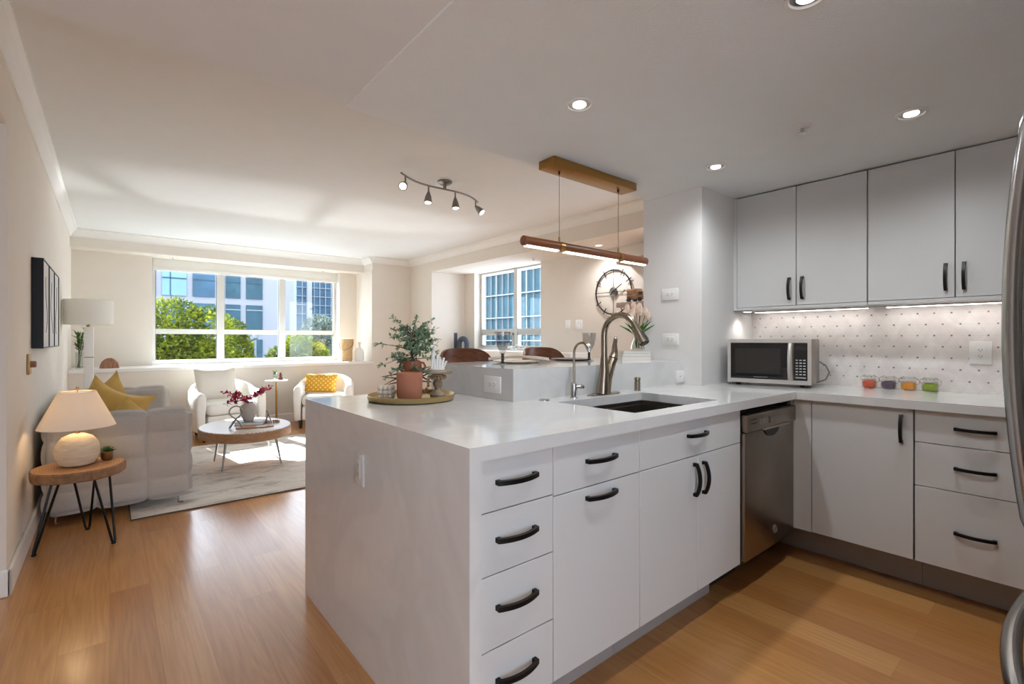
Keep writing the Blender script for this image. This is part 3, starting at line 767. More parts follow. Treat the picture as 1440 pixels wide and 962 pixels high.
# right run base cabinets
ZB2 = .176
c4 = thing('corner_cabinet', 'white single-door base cabinet in the corner right of the dishwasher', 'base cabinet', (3.1, .8, 0))
wpart('carcass', box(2.876, 3.44, .537, 1.04, ZB2, .874), M['carc'], c4)
wpart('toe_kick', box(3.04, 3.06, .537, 1.18, .001, ZB2), M['toe'], c4)
wpart('filler_panel', box(XR, XR+.019, .959, YD, ZB2, .872), M['cab'], c4)
wpart('corner_filler', box(2.816, XR, YD, YD+.019, ZB2, .872), M['cab'], c4)
d = front(c4, 'door', .535, .957, ZB2, .874, 'x'); handle(c4, d, (XR, .579, .778), .132, True, 'x')
c5 = thing('three_drawer_cabinet', 'white base cabinet with three wide drawers below the spice jars', 'base cabinet', (3.1, .33, 0))
wpart('carcass', box(2.876, 3.44, .082, .533, ZB2, .874), M['carc'], c5)
wpart('toe_kick', box(3.04, 3.06, .082, .535, .001, ZB2), M['toe'], c5)
for z0, z1, hz in ((.725, .874, .803), (.526, .725, .63), (ZB2, .526, .347)):
    d = front(c5, 'drawer', .08, .532, z0, z1, 'x'); handle(c5, d, (XR, .328, hz), .135, False, 'x')
# upper cabinets
XU = 3.19
def upper(name, label, y0, ym, y1, hy):
    u = thing(name, label, 'wall cabinet', (3.33, (y0+y1)/2, 1.386))
    wpart('carcass', box(XU+.02, XK, y0+.001, y1-.001, 1.386, 2.128), M['cab'], u)
    wpart('light_rail', box(XU+.001, XU+.02, y0+.001, y1-.001, 1.386, 1.402), M['cab'], u)
    wpart('reveal_back', box(XU+.019, XU+.0205, y0+.001, y1-.001, 1.402, 2.128), M['carc'], u)
    for a, b, h in ((y0, ym, hy[0]), (ym, y1, hy[1])):
        d = wpart('door', box(XU, XU+.0185, a+.0018, b-.0018, 1.404, 2.122, .0012, 1), M['cab'], u)
        handle(u, d, (XU, h, 1.505), .135, True, 'x')
    return u
u1 = upper('upper_cabinet', 'white two-door wall cabinet above the microwave', .797, 1.153, 1.513, (1.118, 1.19))
u2 = upper('upper_cabinet', 'white two-door wall cabinet above the spice jars, nearest the refrigerator', .075, .438, .795, (.405, .472))
wpart('end_filler', box(XU+.001, XK, 1.513, YR-.0005, 1.386, 2.128), M['cab'], u1)
for uu, y0, y1 in ((u1, .83, 1.48), (u2, .1, .76)):
    wpart('led_housing', box(3.36, 3.39, y0, y1, 1.3765, 1.3855), M['trim'], uu)
    wpart('led_lens', box(3.364, 3.386, y0+.01, y1-.01, 1.375, 1.3763), M['uled'], uu)
b_ = bmesh.new(); lathe(b_, [(.03, -.008), (.034, -.004), (.034, 0)], (3.25, 1.47, 1.3855), 16); wpart('puck_light', b_, M['trim'], u1)
b_ = bmesh.new(); lathe(b_, [(.024, -.002), (.024, 0)], (3.25, 1.47, 1.3773), 16); wpart('puck_lens', b_, M['can'], u1)
lamp('puck_lamp', 'SPOT', Vector((3.25, 1.47, 1.36))-u1.location, 1.6, u1, (1, .95, .9), spot_size=2.4, spot_blend=.8, shadow_soft_size=.03)
# refrigerator at the right frame edge (facing the sink side)
fr = thing('refrigerator', 'stainless steel refrigerator with bowed handles at the right edge', 'refrigerator', (1.75, -.33, 0))
wpart('cabinet_body', box(1.295, 2.205, -.72, -.03, .03, 1.78, .01), M['pewter'], fr)
def bow(c, L, ax, off=.148, dep=.1):
    pts = []; N = 24
    for k in range(N+1):
        s = -1+2*k/N; y = off-.018-.045*s*s - (.05*max(0, abs(s)-.9)/.1)
        pts.append((c[0], y, c[2]+s*L/2) if ax == 'z' else (c[0]+s*L/2, y, c[2]))
    bm = bmesh.new(); tube(bm, pts, .019, 14); return bm
for x0, x1, hx in ((1.297, 1.748, 1.705), (1.752, 2.203, 1.79)):
    d = wpart('door', box(x0, x1, -.028, .04, .69, 1.775, .015), M['fridge'], fr); wpart('handle', bow((hx, 0, 1.24), 1.14, 'z'), M['fridge'], fr, d)
d = wpart('freezer_drawer', box(1.297, 2.203, -.028, .04, .08, .68, .015), M['fridge'], fr); wpart('handle', bow((1.75, 0, .47), .80, 'x'), M['fridge'], fr, d)
wpart('foot_grille', box(1.31, 2.19, -.7, -.02, 0.001, .07), M['dark'], fr)

# ------------------------------------------------------------------ sink and taps
sk = thing('kitchen_sink', 'undermount stainless steel kitchen sink in the peninsula', 'sink', (1.855, 1.33, .66))
bm = bmesh.new()
def rect(x0, x1, y0, y1, z): return [bm.verts.new(p) for p in ((x0, y0, z), (x1, y0, z), (x1, y1, z), (x0, y1, z))]
L_ = [rect(1.525, 2.185, 1.105, 1.555, .873), rect(1.545, 2.165, 1.125, 1.535, .873), rect(1.545, 2.165, 1.125, 1.535, .855), rect(1.553, 2.157, 1.133, 1.527, .853), rect(1.556, 2.154, 1.136, 1.524, .69), rect(1.575, 2.135, 1.155, 1.505, .668)]
for a, b in zip(L_, L_[1:]):
    for i in range(4): bm.faces.new((a[i], a[(i+1) % 4], b[(i+1) % 4], b[i]))
bm.faces.new(L_[-1])
wpart('basin', bm, M['sink'], sk, smooth=False)
bm = bmesh.new(); lathe(bm, [(.055, 0), (.055, .006), (.04, .006), (.036, .001), (0, .001)], (1.86, 1.42, .668), 24); wpart('drain', bm, M['chrome'], sk)
f = thing('kitchen_faucet', 'tall brushed nickel gooseneck pull-down kitchen faucet behind the sink', 'faucet', (1.94, 1.60, .915))
bm = bmesh.new(); lathe(bm, [(0, 0), (1, 0), (1, .004), (.97, .006), (0, .006)], (0, 0, 0), 40, .125, .032); obj('deck_plate', bm, M['nickel'], f)
bm = bmesh.new(); tube(bm, [(-.012, 0, .006), (-.008, 0, .06), (0, 0, .12), (0, 0, .2)], [.034, .031, .025, .0165], 20); obj('body', bm, M['nickel'], f)
pts = [(0, 0, .19), (0, 0, .30)]
for k in range(17):
    a = PI-(PI*1.0)*k/16
    pts.append((0, -.098-.098*math.cos(a)*1, .305+.098*math.sin(a)))
pts = [(0, 0, .19), (0, 0, .28)]+[(.0, -.1+.1*math.cos(t), .302+.1*math.sin(t)) for t in [PI*k/14 for k in range(13)]]
bm = tube(bmesh.new(), pts, .0155, 18); obj('spout', bm, M['nickel'], f)
e = Vector(pts[-1]); dr = (Vector(pts[-1])-Vector(pts[-2])).normalized()
bm = tube(bmesh.new(), [e-dr*.005, e+dr*.012, e+dr*.05, e+dr*.098], [.0165, .017, .02, .0265], 18); sh = obj('spray_head', bm, M['nickel'], f)
bm = tube(bmesh.new(), [e+dr*.097, e+dr*.1005], [.0225, .0225], 18); obj('spray_face', bm, M['dark'], f, label='dark spray face')
bm = tube(bmesh.new(), [e+dr*.03+Vector((0, -.022, 0)), e+dr*.075+Vector((0, -.028, 0))], [.006, .008], 8); obj('spray_button', bm, M['dark'], f, label='dark spray button')
bm = tube(bmesh.new(), [(.006, 0, .01), (.022, 0, .08), (.05, 0, .14), (.07, 0, .178)], [.03, .026, .024, .0235], 18); obj('valve_arm', bm, M['nickel'], f)
bm = tube(bmesh.new(), [(.0705, 0, .179), (.0725, 0, .183)], [.0245, .0245], 18); obj('valve_ring', bm, M['dark'], f)
bm = tube(bmesh.new(), [(.073, 0, .184), (.086, 0, .215), (.086, 0, .25), (.094, 0, .285), (.096, 0, .296)], [.0235, .019, .0135, .0105, .006], 16); obj('lever', bm, M['nickel'], f)
f = thing('filter_tap', 'slim gooseneck filtered water tap left of the main faucet', 'faucet', (1.717, 1.60, .915))
bm = bmesh.new(); lathe(bm, [(.02, 0), (.02, .005), (.011, .008), (.011, .035), (.014, .036), (.014, .066), (.009, .07), (.007, .075)], (0, 0, 0), 20); obj('body', bm, M['chrome'], f)
pts = [(0, 0, .07), (0, 0, .19)]+[(0, -.05+.05*math.cos(t), .215+.05*math.sin(t)) for t in [PI*k/12 for k in range(11)]]
bm = tube(bmesh.new(), pts, .0058, 12); obj('spout', bm, M['nickel'], f)
e = Vector(pts[-1]); bm = tube(bmesh.new(), [e, e+Vector((0, -.003, -.018))], [.0075, .0075], 12); obj('spout_tip', bm, M['chrome'], f)
bm = tube(bmesh.new(), [(.013, 0, .05), (.04, -.005, .05)], [.008, .008], 14); bm2 = bm; tube(bm2, [(.039, -.005, .05), (.056, -.007, .05)], [.011, .011], 14); obj('knob_valve', bm2, M['chrome'], f)
bm = tube(bmesh.new(), [(-.017, 0, .003), (-.017, 0, .075)], .004, 10); obj('side_rod', bm, M['nickel'], f)
bm = bmesh.new(); lathe(bm, [(0.019, 0), (.019, .003), (.0165, .003), (.0165, .05), (.014, .052), (.014, .056), (.017, .058), (.017, .07), (.012, .074), (0, .074)], (2.228, 1.605, .915), 20)
o = obj('air_gap', bm, M['nickel']); tag(o, 'small nickel air gap cylinder on the counter right of the faucet', 'air gap')
bm = bmesh.new(); lathe(bm, [(.026, 0), (.026, .003), (.022, .006), (.018, .0035), (0, .0035)], (1.54, 1.62, .915), 24)
o = obj('counter_air_switch', bm, M['chrome']); tag(o, 'flat chrome push button disc set in the counter near the sink', 'button')

# ------------------------------------------------------------------ outlets and switches
def outlet(label, loc, rz, w, h, kinds, cat='outlet', horiz=False, pm=None):
    pm = pm or M['plate']
    t = thing('wall_outlet' if cat == 'outlet' else 'light_switch', label, cat, loc, rz)
    obj('cover_plate', box(-w/2, w/2, -.008, 0, -h/2, h/2, .0025), pm, t)
    n = len(kinds)
    for i, k in enumerate(kinds):
        cx, cz = ((i-(n-1)/2)*(w/n), 0) if (horiz or n > 1 and w > h) else (0, (i-(n-1)/2)*(h/n))
        if k == 'rocker':
            r = obj('rocker', box(cx-.016, cx+.016, -.0115, -.0075, cz-.032, cz+.032, .0015), M['plate'], t)
        elif k == 'blank':
            obj('screw', box(cx-.003, cx+.003, -.009, -.0075, cz-.003, cz+.003), M['slot'], t)
        else:
            rw, rh = (.032, .017) if horiz else (.017, .032)
            r = obj('receptacle', box(cx-rw, cx+rw, -.0100, -.0075, cz-rh, cz+rh, .0012), pm, t)
            for s in (-1, 1):
                if horiz:
                    for q in (-1, 1): obj('slot', box(cx+s*.016-.004, cx+s*.016+.004, -.0106, -.0098, cz+q*.006-.001, cz+q*.006+.001), M['dark'], t, label='dark slot') if False else obj('slot', box(cx+s*.016-.004, cx+s*.016+.004, -.0106, -.0098, cz+q*.006-.001, cz+q*.006+.001), M['dark'], r)
                    obj('ground_hole', box(cx+s*.016+.007, cx+s*.016+.0105, -.0106, -.0098, cz-.0015, cz+.0015), M['dark'], r)
                else:
                    for q in (-1, 1): obj('slot', box(cx+q*.006-.001, cx+q*.006+.001, -.0106, -.0098, cz+s*.016-.004, cz+s*.016+.004), M['dark'], r)
                    obj('ground_hole', box(cx-.0015, cx+.0015, -.0106, -.0098, cz+s*.016-.0105, cz+s*.016-.007), M['dark'], r)
    return t
outlet('white outlet plate on the left side of the raised bar', (1.39, 1.812, .984), -PI/2, .125, .078, ['out'], horiz=True)
outlet('blank white plate on the bar riser right of the air gap', (2.745, 1.665, .965), 0, .085, .075, ['blank'])
outlet('upper of two white outlet plates on the kitchen column', (XCOL, 1.752, 1.487), -PI/2, .118, .075, ['out'], horiz=True)
outlet('lower white outlet plate on the kitchen column beside the tulips', (XCOL, 1.75, 1.198), -PI/2, .118, .075, ['out'], horiz=True)
outlet('white outlet plate on the mosaic backsplash', (XK-.008, .377, 1.126), -PI/2, .085, .118, ['out'])
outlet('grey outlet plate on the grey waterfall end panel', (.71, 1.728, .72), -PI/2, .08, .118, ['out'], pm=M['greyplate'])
outlet('left of the two white switch plates on the dining wall, single rocker', (XC, 4.39, 1.39), -PI/2, .085, .12, ['rocker'], 'switch')
outlet('wider white switch plate on the dining wall, nearer the clock', (XC, 4.2, 1.386), -PI/2, .115, .12, ['rocker', 'rocker'], 'switch')

# ------------------------------------------------------------------ microwave
ang = math.atan2(.085, .437)
mw = thing('microwave', 'stainless steel countertop microwave turned slightly in the corner', 'microwave', (3.0275, 1.2525, .915), -PI/2 - ang + 2*ang*0)
mw.rotation_euler = (0, 0, -PI/2+math.atan2(3.072-2.985, 1.47-1.035))
hw, D, z0, z1 = .225, .34, .018, .283
obj('case', box(-hw, hw, .012, D, z0, z1, .006), M['steelv'], mw)
bm = bmesh.new()
cells(bm, [-hw, -hw+.018, hw-.018, hw], [z0, z0+.024, z1-.022, z1], lambda i, j: not (i == 1 and j == 1), 0, .014); bm.transform(Matrix.Rotation(PI/2, 4, 'X') @ Matrix.Translation((0, 0, -.014)))
obj('front_frame', bm, M['silver'], mw, smooth=False)
dg = obj('door_glass', box(-hw+.0185, .105, .002, .012, z0+.0245, z1-.0225), M['blackglass'], mw)
obj('window_screen', box(-hw+.045, .07, .0005, .002, z0+.055, z1-.055), M['oventint'], mw, dg)
cpn = obj('control_panel', box(.137, hw-.0185, .002, .012, z0+.0245, z1-.0225), M['blackglass'], mw)
obj('display', box(.145, hw-.026, .0008, .002, z1-.062, z1-.042), M['oventint'], cpn)
for r_ in range(6):
    for c_ in range(3): obj('button', box(.147+.019*c_, .159+.019*c_, .0008, .002, .075+.0165*r_, .081+.0165*r_), M['grout'], cpn)
obj('button', box(.147, .199, .0008, .002, .056, .062), M['grout'], cpn)
for k, (a, b) in enumerate(((-.075, -.066), (-.063, -.056), (-.053, -.045), (-.042, -.034), (-.031, -.024), (-.021, -.012), (-.009, -.001))):
    obj('maker_mark', box(a, b, .0008, .002, z0+.034, z0+.039), M['slot'], dg)
pts = [(.1215, -.008-.022*(1-(s*s)), (z0+z1)/2+s*.105) for s in [-1+2*k/14 for k in range(15)]]
bm = bmesh.new()
for k in range(15):
    pass
tube(bm, pts, .0125, 10); bm.transform(Matrix.Diagonal((1, 1, 1, 1))); obj('door_handle', bm, M['silver'], mw)
for sx in (-1, 1):
    for y in (.05, D-.05):
        bm = bmesh.new(); lathe(bm, [(.012, 0), (.014, .0178)], (sx*(hw-.05), y, 0), 12); obj('foot', bm, M['dark'], mw)
bm = tube(bmesh.new(), [(hw-.03, D, .15), (hw-.01, D+.02, .145), (hw+.03, D+.028, .12), (hw+.05, D+.03, .075), (hw+.03, D+.03, .03), (hw-.02, D+.03, .008)], .004, 8); obj('power_cord', bm, M['slot'], mw)

# ------------------------------------------------------------------ spice jars
def jar(label, y, x, content, cm):
    j = thing('clip_top_jar', label, 'jar', (x, y, .9152), 0, 'clip-top jars on the counter')
    bm = bmesh.new(); softbox(bm, -.033, .033, -.033, .033, 0, .052, .01, res=.02); obj('glass_body', bm, M['clear'], j)
    bm = bmesh.new(); softbox(bm, -.029, .029, -.029, .029, .004, .043, .009, res=.01)
    for v in bm.verts: v.co += Vector((noise.noise(v.co*90), noise.noise(v.co*90+Vector((5, 0, 0))), noise.noise(v.co*90+Vector((0, 9, 0)))))*.004*(1 if v.co.z > .01 else .2)
    o = obj(content, bm, cm, j); o['kind'] = 'stuff'
    bm = bmesh.new(); lathe(bm, [(.030, .0525), (.033, .054), (.033, .058), (.030, .059)], (0, 0, 0), 24); obj('rubber_seal', bm, M['seal'], j)
    bm = bmesh.new(); lathe(bm, [(.030, .0595), (.032, .062), (.031, .069), (.024, .072), (0, .072)], (0, 0, 0), 24); obj('glass_lid', bm, M['clear'], j)
    bm = bmesh.new(); tube(bm, [(.0, -.034, .03), (0, -.046, .04), (0, -.046, .058), (0, -.036, .066), (0, -.02, .075)], .0016, 6)
    tube(bm, [(0, .034, .04), (0, .044, .05), (0, .04, .064), (0, .02, .075)], .0016, 6); obj('wire_clasp', bm, M['chrome'], j)
jar('clip-top glass jar of red pepper pieces, leftmost on the counter', .838, 3.40, 'pepper_pieces', M['carrot'])
jar('clip-top glass jar of purple cabbage on the counter', .748, 3.40, 'cabbage_shreds', M['cabbage'])
jar('clip-top glass jar of orange slices on the counter', .658, 3.40, 'orange_pieces', M['orange'])
jar('clip-top glass jar of green lime pieces nearest the refrigerator', .566, 3.395, 'lime_pieces', M['lime'])

# ------------------------------------------------------------------ ceiling fittings
def can(label, x, y, power=9):
    t = thing('recessed_downlight', label, 'ceiling light', (x, y, ZK), 0, 'recessed kitchen downlights')
    bm = bmesh.new(); lathe(bm, [(.056, 0), (.056, -.004), (.046, -.006), (.043, -.001)], (0, 0, 0), 32, cap=False); obj('trim_ring', bm, M['trim'], t)
    bm = bmesh.new(); lathe(bm, [(.043, -.0012), (.0, -.0012)], (0, 0, 0), 32, cap=False); obj('reflector', bm, M['chrome'], t)
    bm = bmesh.new(); ellips(bm, (0, 0, -.004), .027, .027, .006, 20, 8); obj('bulb', bm, M['can'], t)
    lamp('downlight_lamp', 'SPOT', (0, 0, -.02), power, t, (.90, .95, 1), spot_size=math.radians(165), spot_blend=.9, shadow_soft_size=.028)
can('recessed ceiling downlight above the sink side of the peninsula', 1.437, 1.31, 24)
can('recessed ceiling downlight in front of the right wall cabinets', 2.55, .485, 24)
can('small recessed ceiling downlight near the kitchen column', 2.52, 1.31, 24)
can('recessed ceiling downlight cut off by the top edge', 1.46, .50, 24)
def sprinkler(label, x, y, z, r):
    t = thing('sprinkler_head', label, 'sprinkler', (x, y, z))
    bm = bmesh.new(); lathe(bm, [(r, 0), (r, -.004), (r*.7, -.008), (.008, -.008)], (0, 0, 0), 20); obj('escutcheon', bm, M['trim'], t)
    bm = bmesh.new(); lathe(bm, [(.007, -.0082), (.007, -.028), (.016, -.029), (.016, -.031), (0, -.031)], (0, 0, 0), 12); obj('deflector', bm, M['chrome'], t)
sprinkler('sprinkler head on the kitchen ceiling between two downlights', 2.338, .821, ZK, .036)
sprinkler('sprinkler head under the dining window soffit', 4.34, 4.78, 2.28, .03)
sprinkler('sprinkler head under the soffit at the left of the wide window', .66, 8.0, 2.32, .03)
sprinkler('sprinkler head under the soffit at the right of the wide window', 2.66, 8.0, 2.32, .03)
t = thing('soffit_downlight', 'small round downlight in the dining soffit behind the pendant bar', 'ceiling light', (4.33, 3.65, 2.28))
bm = bmesh.new(); lathe(bm, [(.05, 0), (.05, -.004), (.04, -.005), (.038, -.001)], (0, 0, 0), 24, cap=False); obj('trim_ring', bm, M['trim'], t)
bm = bmesh.new(); lathe(bm, [(.037, -.0012), (0, -.0012)], (0, 0, 0), 24, cap=False); obj('lens', bm, M['can'], t)
lamp('soffit_lamp', 'SPOT', (0, 0, -.02), 26, t, (.97, .97, 1), spot_size=math.radians(165), spot_blend=.9, shadow_soft_size=.03)
# linear pendant
PY, PZ_ = 1.81, 1.687
p = thing('linear_pendant', 'linear walnut pendant light hung from a brass ceiling canopy', 'pendant light', (2.08, PY, ZK))
wpart('canopy', box(1.735, 2.425, PY-.058, PY+.058, ZK-.045, ZK-.0005, .002), M['brass'], p)
bm = bmesh.new()
def rod(x0, x1):
    b = bmesh.new(); tube(b, [(x0, PY, PZ_), (x1, PY, PZ_)], .0245, 28); return b
xs = [1.578, 1.822, 1.853, 2.318, 2.349, 2.592]
for a, b in ((0, 1), (2, 3), (4, 5)): wpart('wood_bar', rod(xs[a]+.0005, xs[b]-.0005), M['walnut'], p)
for a, b in ((1, 2), (3, 4)):
    b_ = bmesh.new(); tube(b_, [(xs[a], PY, PZ_), (xs[b], PY, PZ_)], .0265, 28); tube(b_, [(xs[a]+.006, PY, PZ_+.024), (xs[a]+.006, PY, PZ_+.05)], .005, 10); wpart('brass_collar', b_, M['brass'], p)
for x in (xs[0], xs[-1]):
    b_ = bmesh.new(); tube(b_, [(x-.002, PY, PZ_), (x+.002, PY, PZ_)], .0247, 28); wpart('end_cap', b_, M['walnut2'], p)
for x in (xs[1]+.006, xs[3]+.006):
    b_ = bmesh.new(); tube(b_, [(x, PY, PZ_+.05), (x, PY, ZK-.045)], .0013, 6); wpart('cable', b_, M['iron'], p)
    b_ = bmesh.new(); tube(b_, [(x, PY, ZK-.062), (x, PY, ZK-.0455)], .005, 10); wpart('cable_grip', b_, M['iron'], p)
for a, b in ((0, 1), (2, 3), (4, 5)): wpart('led_strip', box(xs[a]+.012, xs[b]-.006, PY-.013, PY+.013, PZ_-.0285, PZ_-.0195, .002), M['led'], p)
# track light
tl = thing('track_light', 'pewter S-curved ceiling track light with four spot heads', 'ceiling light', (2.17, 3.50, ZL))
zt = -.07
cur = []
A0, A1 = Vector((1.716, 3.39, 0)), Vector((2.63, 3.66, 0))
dirv = (A1-A0); nrm = Vector((-dirv.y, dirv.x, 0)).normalized()
for k in range(25):
    s = k/24; cur.append(A0+dirv*s+nrm*.055*math.sin(2*PI*s)-Vector((2.17, 3.50, -zt)))
obj('rail', tube(bmesh.new(), cur, .0075, 10), M['pewter'], tl)
bm = bmesh.new(); lathe(bm, [(.062, 0), (.062, -.012), (.045, -.026), (.016, -.03), (.012, -.07)], (cur[12].x+.02, cur[12].y+.01, 0), 28); obj('canopy', bm, M['pewter'], tl)
for k, d in ((1.6, (-.55, -.62, -.55)), (8.6, (-.12, -.1, -1)), (14.8, (-.02, -.1, -1)), (22.4, (.35, -.62, -.72))):
    i = int(k); q = cur[i].lerp(cur[min(i+1, 24)], k-i); d = Vector(d).normalized()
    b_ = bmesh.new(); tube(b_, [q, q+Vector((0, 0, -.055))], .0065, 10); st = obj('stem', b_, M['pewter'], tl)
    s = q+Vector((0, 0, -.055))
    b_ = bmesh.new(); tube(b_, [s-d*.006, s+d*.012, s+d*.035, s+d*.085, s+d*.09], [.008, .015, .024, .034, .034], 20); hd = obj('spot_head', b_, M['pewter'], tl)
    b_ = bmesh.new(); tube(b_, [s+d*.0902, s+d*.092], .027, 20); obj('bulb_face', b_, M['bulb'], hd)
    o = lamp('track_lamp', 'SPOT', s+d*.1, 14, tl, (.95, .96, 1), spot_size=math.radians(95), spot_blend=.6, shadow_soft_size=.03); o.rotation_euler = d.to_track_quat('-Z', 'Y').to_euler()
# ------------------------------------------------------------------ tray group on the peninsula
ZT = .915
t = thing('round_tray', 'round gold-rimmed tray on the peninsula corner', 'tray', (1.085, 2.04, ZT))
bm = bmesh.new(); lathe(bm, [(0, 0), (.175, 0), (.196, .004), (.203, .026), (.198, .028), (.19, .010), (.172, .007), (0, .007)], (0, 0, 0), 48); obj('tray_dish', bm, M['gold'], t)
ZT2 = ZT+.0072
t = thing('terracotta_pot', 'smooth terracotta cylinder pot at the front of the gold tray', 'pot', (1.03, 1.955, ZT2))
bm = bmesh.new(); lathe(bm, [(0, 0), (.040, 0), (.050, .006), (.056, .022), (.0575, .124), (.055, .126), (.052, .122), (.050, .03), (0, .02)], (0, 0, 0), 40); obj('pot_body', bm, M['terra'], t)
t = thing('handled_vase', 'brown clay vase with two ear handles behind the terracotta pot', 'vase', (1.10, 2.06, ZT2))
bm = bmesh.new(); lathe(bm, [(0, 0), (.035, 0), (.046, .03), (.047, .07), (.036, .105), (.036, .115), (.043, .13), (.044, .15), (.037, .172), (.034, .174), (.033, .165), (.03, .12), (0, .1)], (0, 0, 0), 32); obj('vase_body', bm, M['terra2'], t)
vd = Vector((math.cos(-YAW), math.sin(-YAW), 0))
for s in (-1, 1):
    bm = tube(bmesh.new(), [vd*s*.036+Vector((0, 0, .165)), vd*s*.052+Vector((0, 0, .163)), vd*s*.06+Vector((0, 0, .148)), vd*s*.056+Vector((0, 0, .13)), vd*s*.042+Vector((0, 0, .118))], .0055, 10); obj('ear_handle', bm, M['terra2'], t)
# little leafy tree standing in the vase
t = thing('leafy_plant', 'bushy green small-leaved plant standing in the brown handled vase', 'plant', (1.10, 2.06, ZT2+.12))
rnd = random.Random(3); bb = bmesh.new(); lb = bmesh.new()
right = Vector((math.cos(YAW), -math.sin(YAW), 0)); fwd = Vector((math.sin(YAW), math.cos(YAW), 0))
tube(bb, [(0, 0, -.06), (.003, 0, .04), (-.003, .002, .12), (.002, 0, .2)], [.006, .005, .004, .002], 6)
twigs = []
for k in range(44):
    z0_ = rnd.uniform(.01, .19); an = rnd.uniform(0, 2*PI); el = rnd.uniform(-.25, .9) if z0_ > .05 else rnd.uniform(-.35, .35); L = rnd.uniform(.07, .145)*(1 if z0_ < .13 else .8)
    d = (right*math.cos(an)+fwd*math.sin(an)*.8)*math.cos(el)+Vector((0, 0, math.sin(el)))
    twigs.append((Vector((0, 0, z0_)), d, L))
for dx, z0_, el, L in ((-1, .07, -.25, .17), (-1, .1, .22, .18), (-.9, .06, -.6, .15), (1, .16, .75, .13), (.95, .12, .3, .13), (-.75, .17, .75, .13), (.9, .06, .0, .14), (.2, .18, 1.2, .08)):
    d = (right*dx+fwd*rnd.uniform(-.2, .2)).normalized()*math.cos(el)+Vector((0, 0, math.sin(el))); twigs.append((Vector((0, 0, z0_)), d, L))
for p0, d, L in twigs:
    p1 = p0+d*L*.5+Vector((0, 0, .006)); p2 = p0+d*L+Vector((0, 0, -.004))
    tube(bb, [p0, p1, p2], [.0018, .0012, .0007], 5)
    for q in range(24):
        s = rnd.uniform(.2, 1.03); p_ = p0.lerp(p1, s*2) if s < .5 else p1.lerp(p2, s*2-1)
        dd = d*.5+Vector((rnd.gauss(0, .7), rnd.gauss(0, .7), rnd.gauss(0, .6)))
        leaf(lb, p_, dd, rnd.uniform(.016, .027), rnd.uniform(.010, .016), up=Vector((rnd.gauss(0, .5), rnd.gauss(0, .5), 1)))
obj('stems', bb, M['bark'], t); obj('foliage', lb, M['ficus'], t, smooth=False)
# bubble candle
bm = bmesh.new()
for a in range(3):
    for b_ in range(3):
        for c_ in range(3):
            if (a, b_, c_) != (1, 1, 1): ellips(bm, ((a-1)*.0215, (b_-1)*.0215, .0125+c_*.0205), .0135, .0135, .0125, 14, 9)
bm.transform(Matrix.Rotation(-YAW, 4, 'Z')); o = obj('bubble_candle', bm, M['cream']); o.location = (.975, 2.075, ZT2); tag(o, 'cream bubble cube candle at the left of the gold tray', 'candle')
# black wire star
t = thing('wire_star', 'black wire star ornament behind the terracotta pot on the tray', 'ornament', (1.16, 2.135, ZT2))
cen = Vector((-.03, -.01, .098)); hub = []
tips = [(-.065, .115), (-.14, -.005), (.11, .02), (.098, -.03), (.02, .09), (-.13, -.045), (.10, .045)]
for k, (a, b_) in enumerate(tips):
    tip = cen+right*a+Vector((0, 0, b_))+fwd*(.02*(-1)**k); n_ = Vector((0, 0, 1)).cross(right) ; dd = (tip-cen).normalized(); sd = dd.cross(fwd).normalized()
    bm = tube(bmesh.new(), [cen+dd*.03+sd*.016, tip, cen+dd*.03-sd*.016], .005, 6); obj('star_point', bm, M['iron'], t)
bm = bmesh.new(); tube(bm, [cen+(right*math.cos(a)+Vector((0, 0, 1))*math.sin(a))*.034 for a in [2*PI*k/16 for k in range(16)]], .004, 6, closed=True); obj('star_ring', bm, M['iron'], t)
bm = tube(bmesh.new(), [cen-Vector((0, 0, .034)), cen-Vector((0, 0, .094)), cen-Vector((0, 0, .0965))], [.003, .003, .022], 10); obj('stand', bm, M['iron'], t)
# wooden pedestal with white sculpture
PX_, PY_ = 1.205, 2.005
t = thing('wooden_pedestal', 'turned weathered wood pedestal stand at the right of the gold tray', 'pedestal', (PX_, PY_, ZT2))
bm = bmesh.new(); lathe(bm, [(0, 0), (.036, 0), (.037, .012), (.03, .02), (.017, .032), (.015, .042), (.021, .055), (.023, .066), (.018, .078), (.016, .088), (.028, .096), (.030, .104), (.024, .11), (0, .11)], (0, 0, 0), 28); obj('baluster', bm, M['greywood'], t)
bm = bmesh.new(); softbox(bm, -.062, .062, -.05, .05, .1105, .1285, .006, res=.02); bm.transform(Matrix.Rotation(-YAW+.35, 4, 'Z')); obj('top_board', bm, M['greywood'], t)
t = thing('finger_sculpture', 'white ceramic sculpture of upright finger-like prongs on the wooden pedestal', 'sculpture', (PX_, PY_, ZT2+.1288))
bm = bmesh.new(); lathe(bm, [(0, 0), (.034, 0), (.034, .004), (0, .005)], (0, 0, 0), 20); obj('base', bm, M['white'], t)
for a, h_, lean, r_ in ((-.034, .115, .012, .008), (-.018, .062, -.004, .0075), (-.004, .066, .002, .0075), (.010, .062, .004, .0075), (.022, .058, .01, .007), (.03, .042, .018, .0055), (.0, .05, -.01, .006)):
    b0 = right*a*.8+fwd*(.008 if h_ < .06 else -.006)
    bm = tube(bmesh.new(), [b0+Vector((0, 0, .003)), b0+right*lean*.2+Vector((0, 0, h_*.35)), b0+right*lean*.6+Vector((0, 0, h_*.75)), b0+right*lean+Vector((0, 0, h_*.97)), b0+right*lean+Vector((0, 0, h_))], [r_*.8, r_*.9, r_*1.05, r_*.8, r_*.3], 10); obj('prong', bm, M['white'], t)
t = thing('bead_garland', 'string of wooden beads draped around the neck of the wooden pedestal', 'bead garland', (PX_, PY_, ZT2))
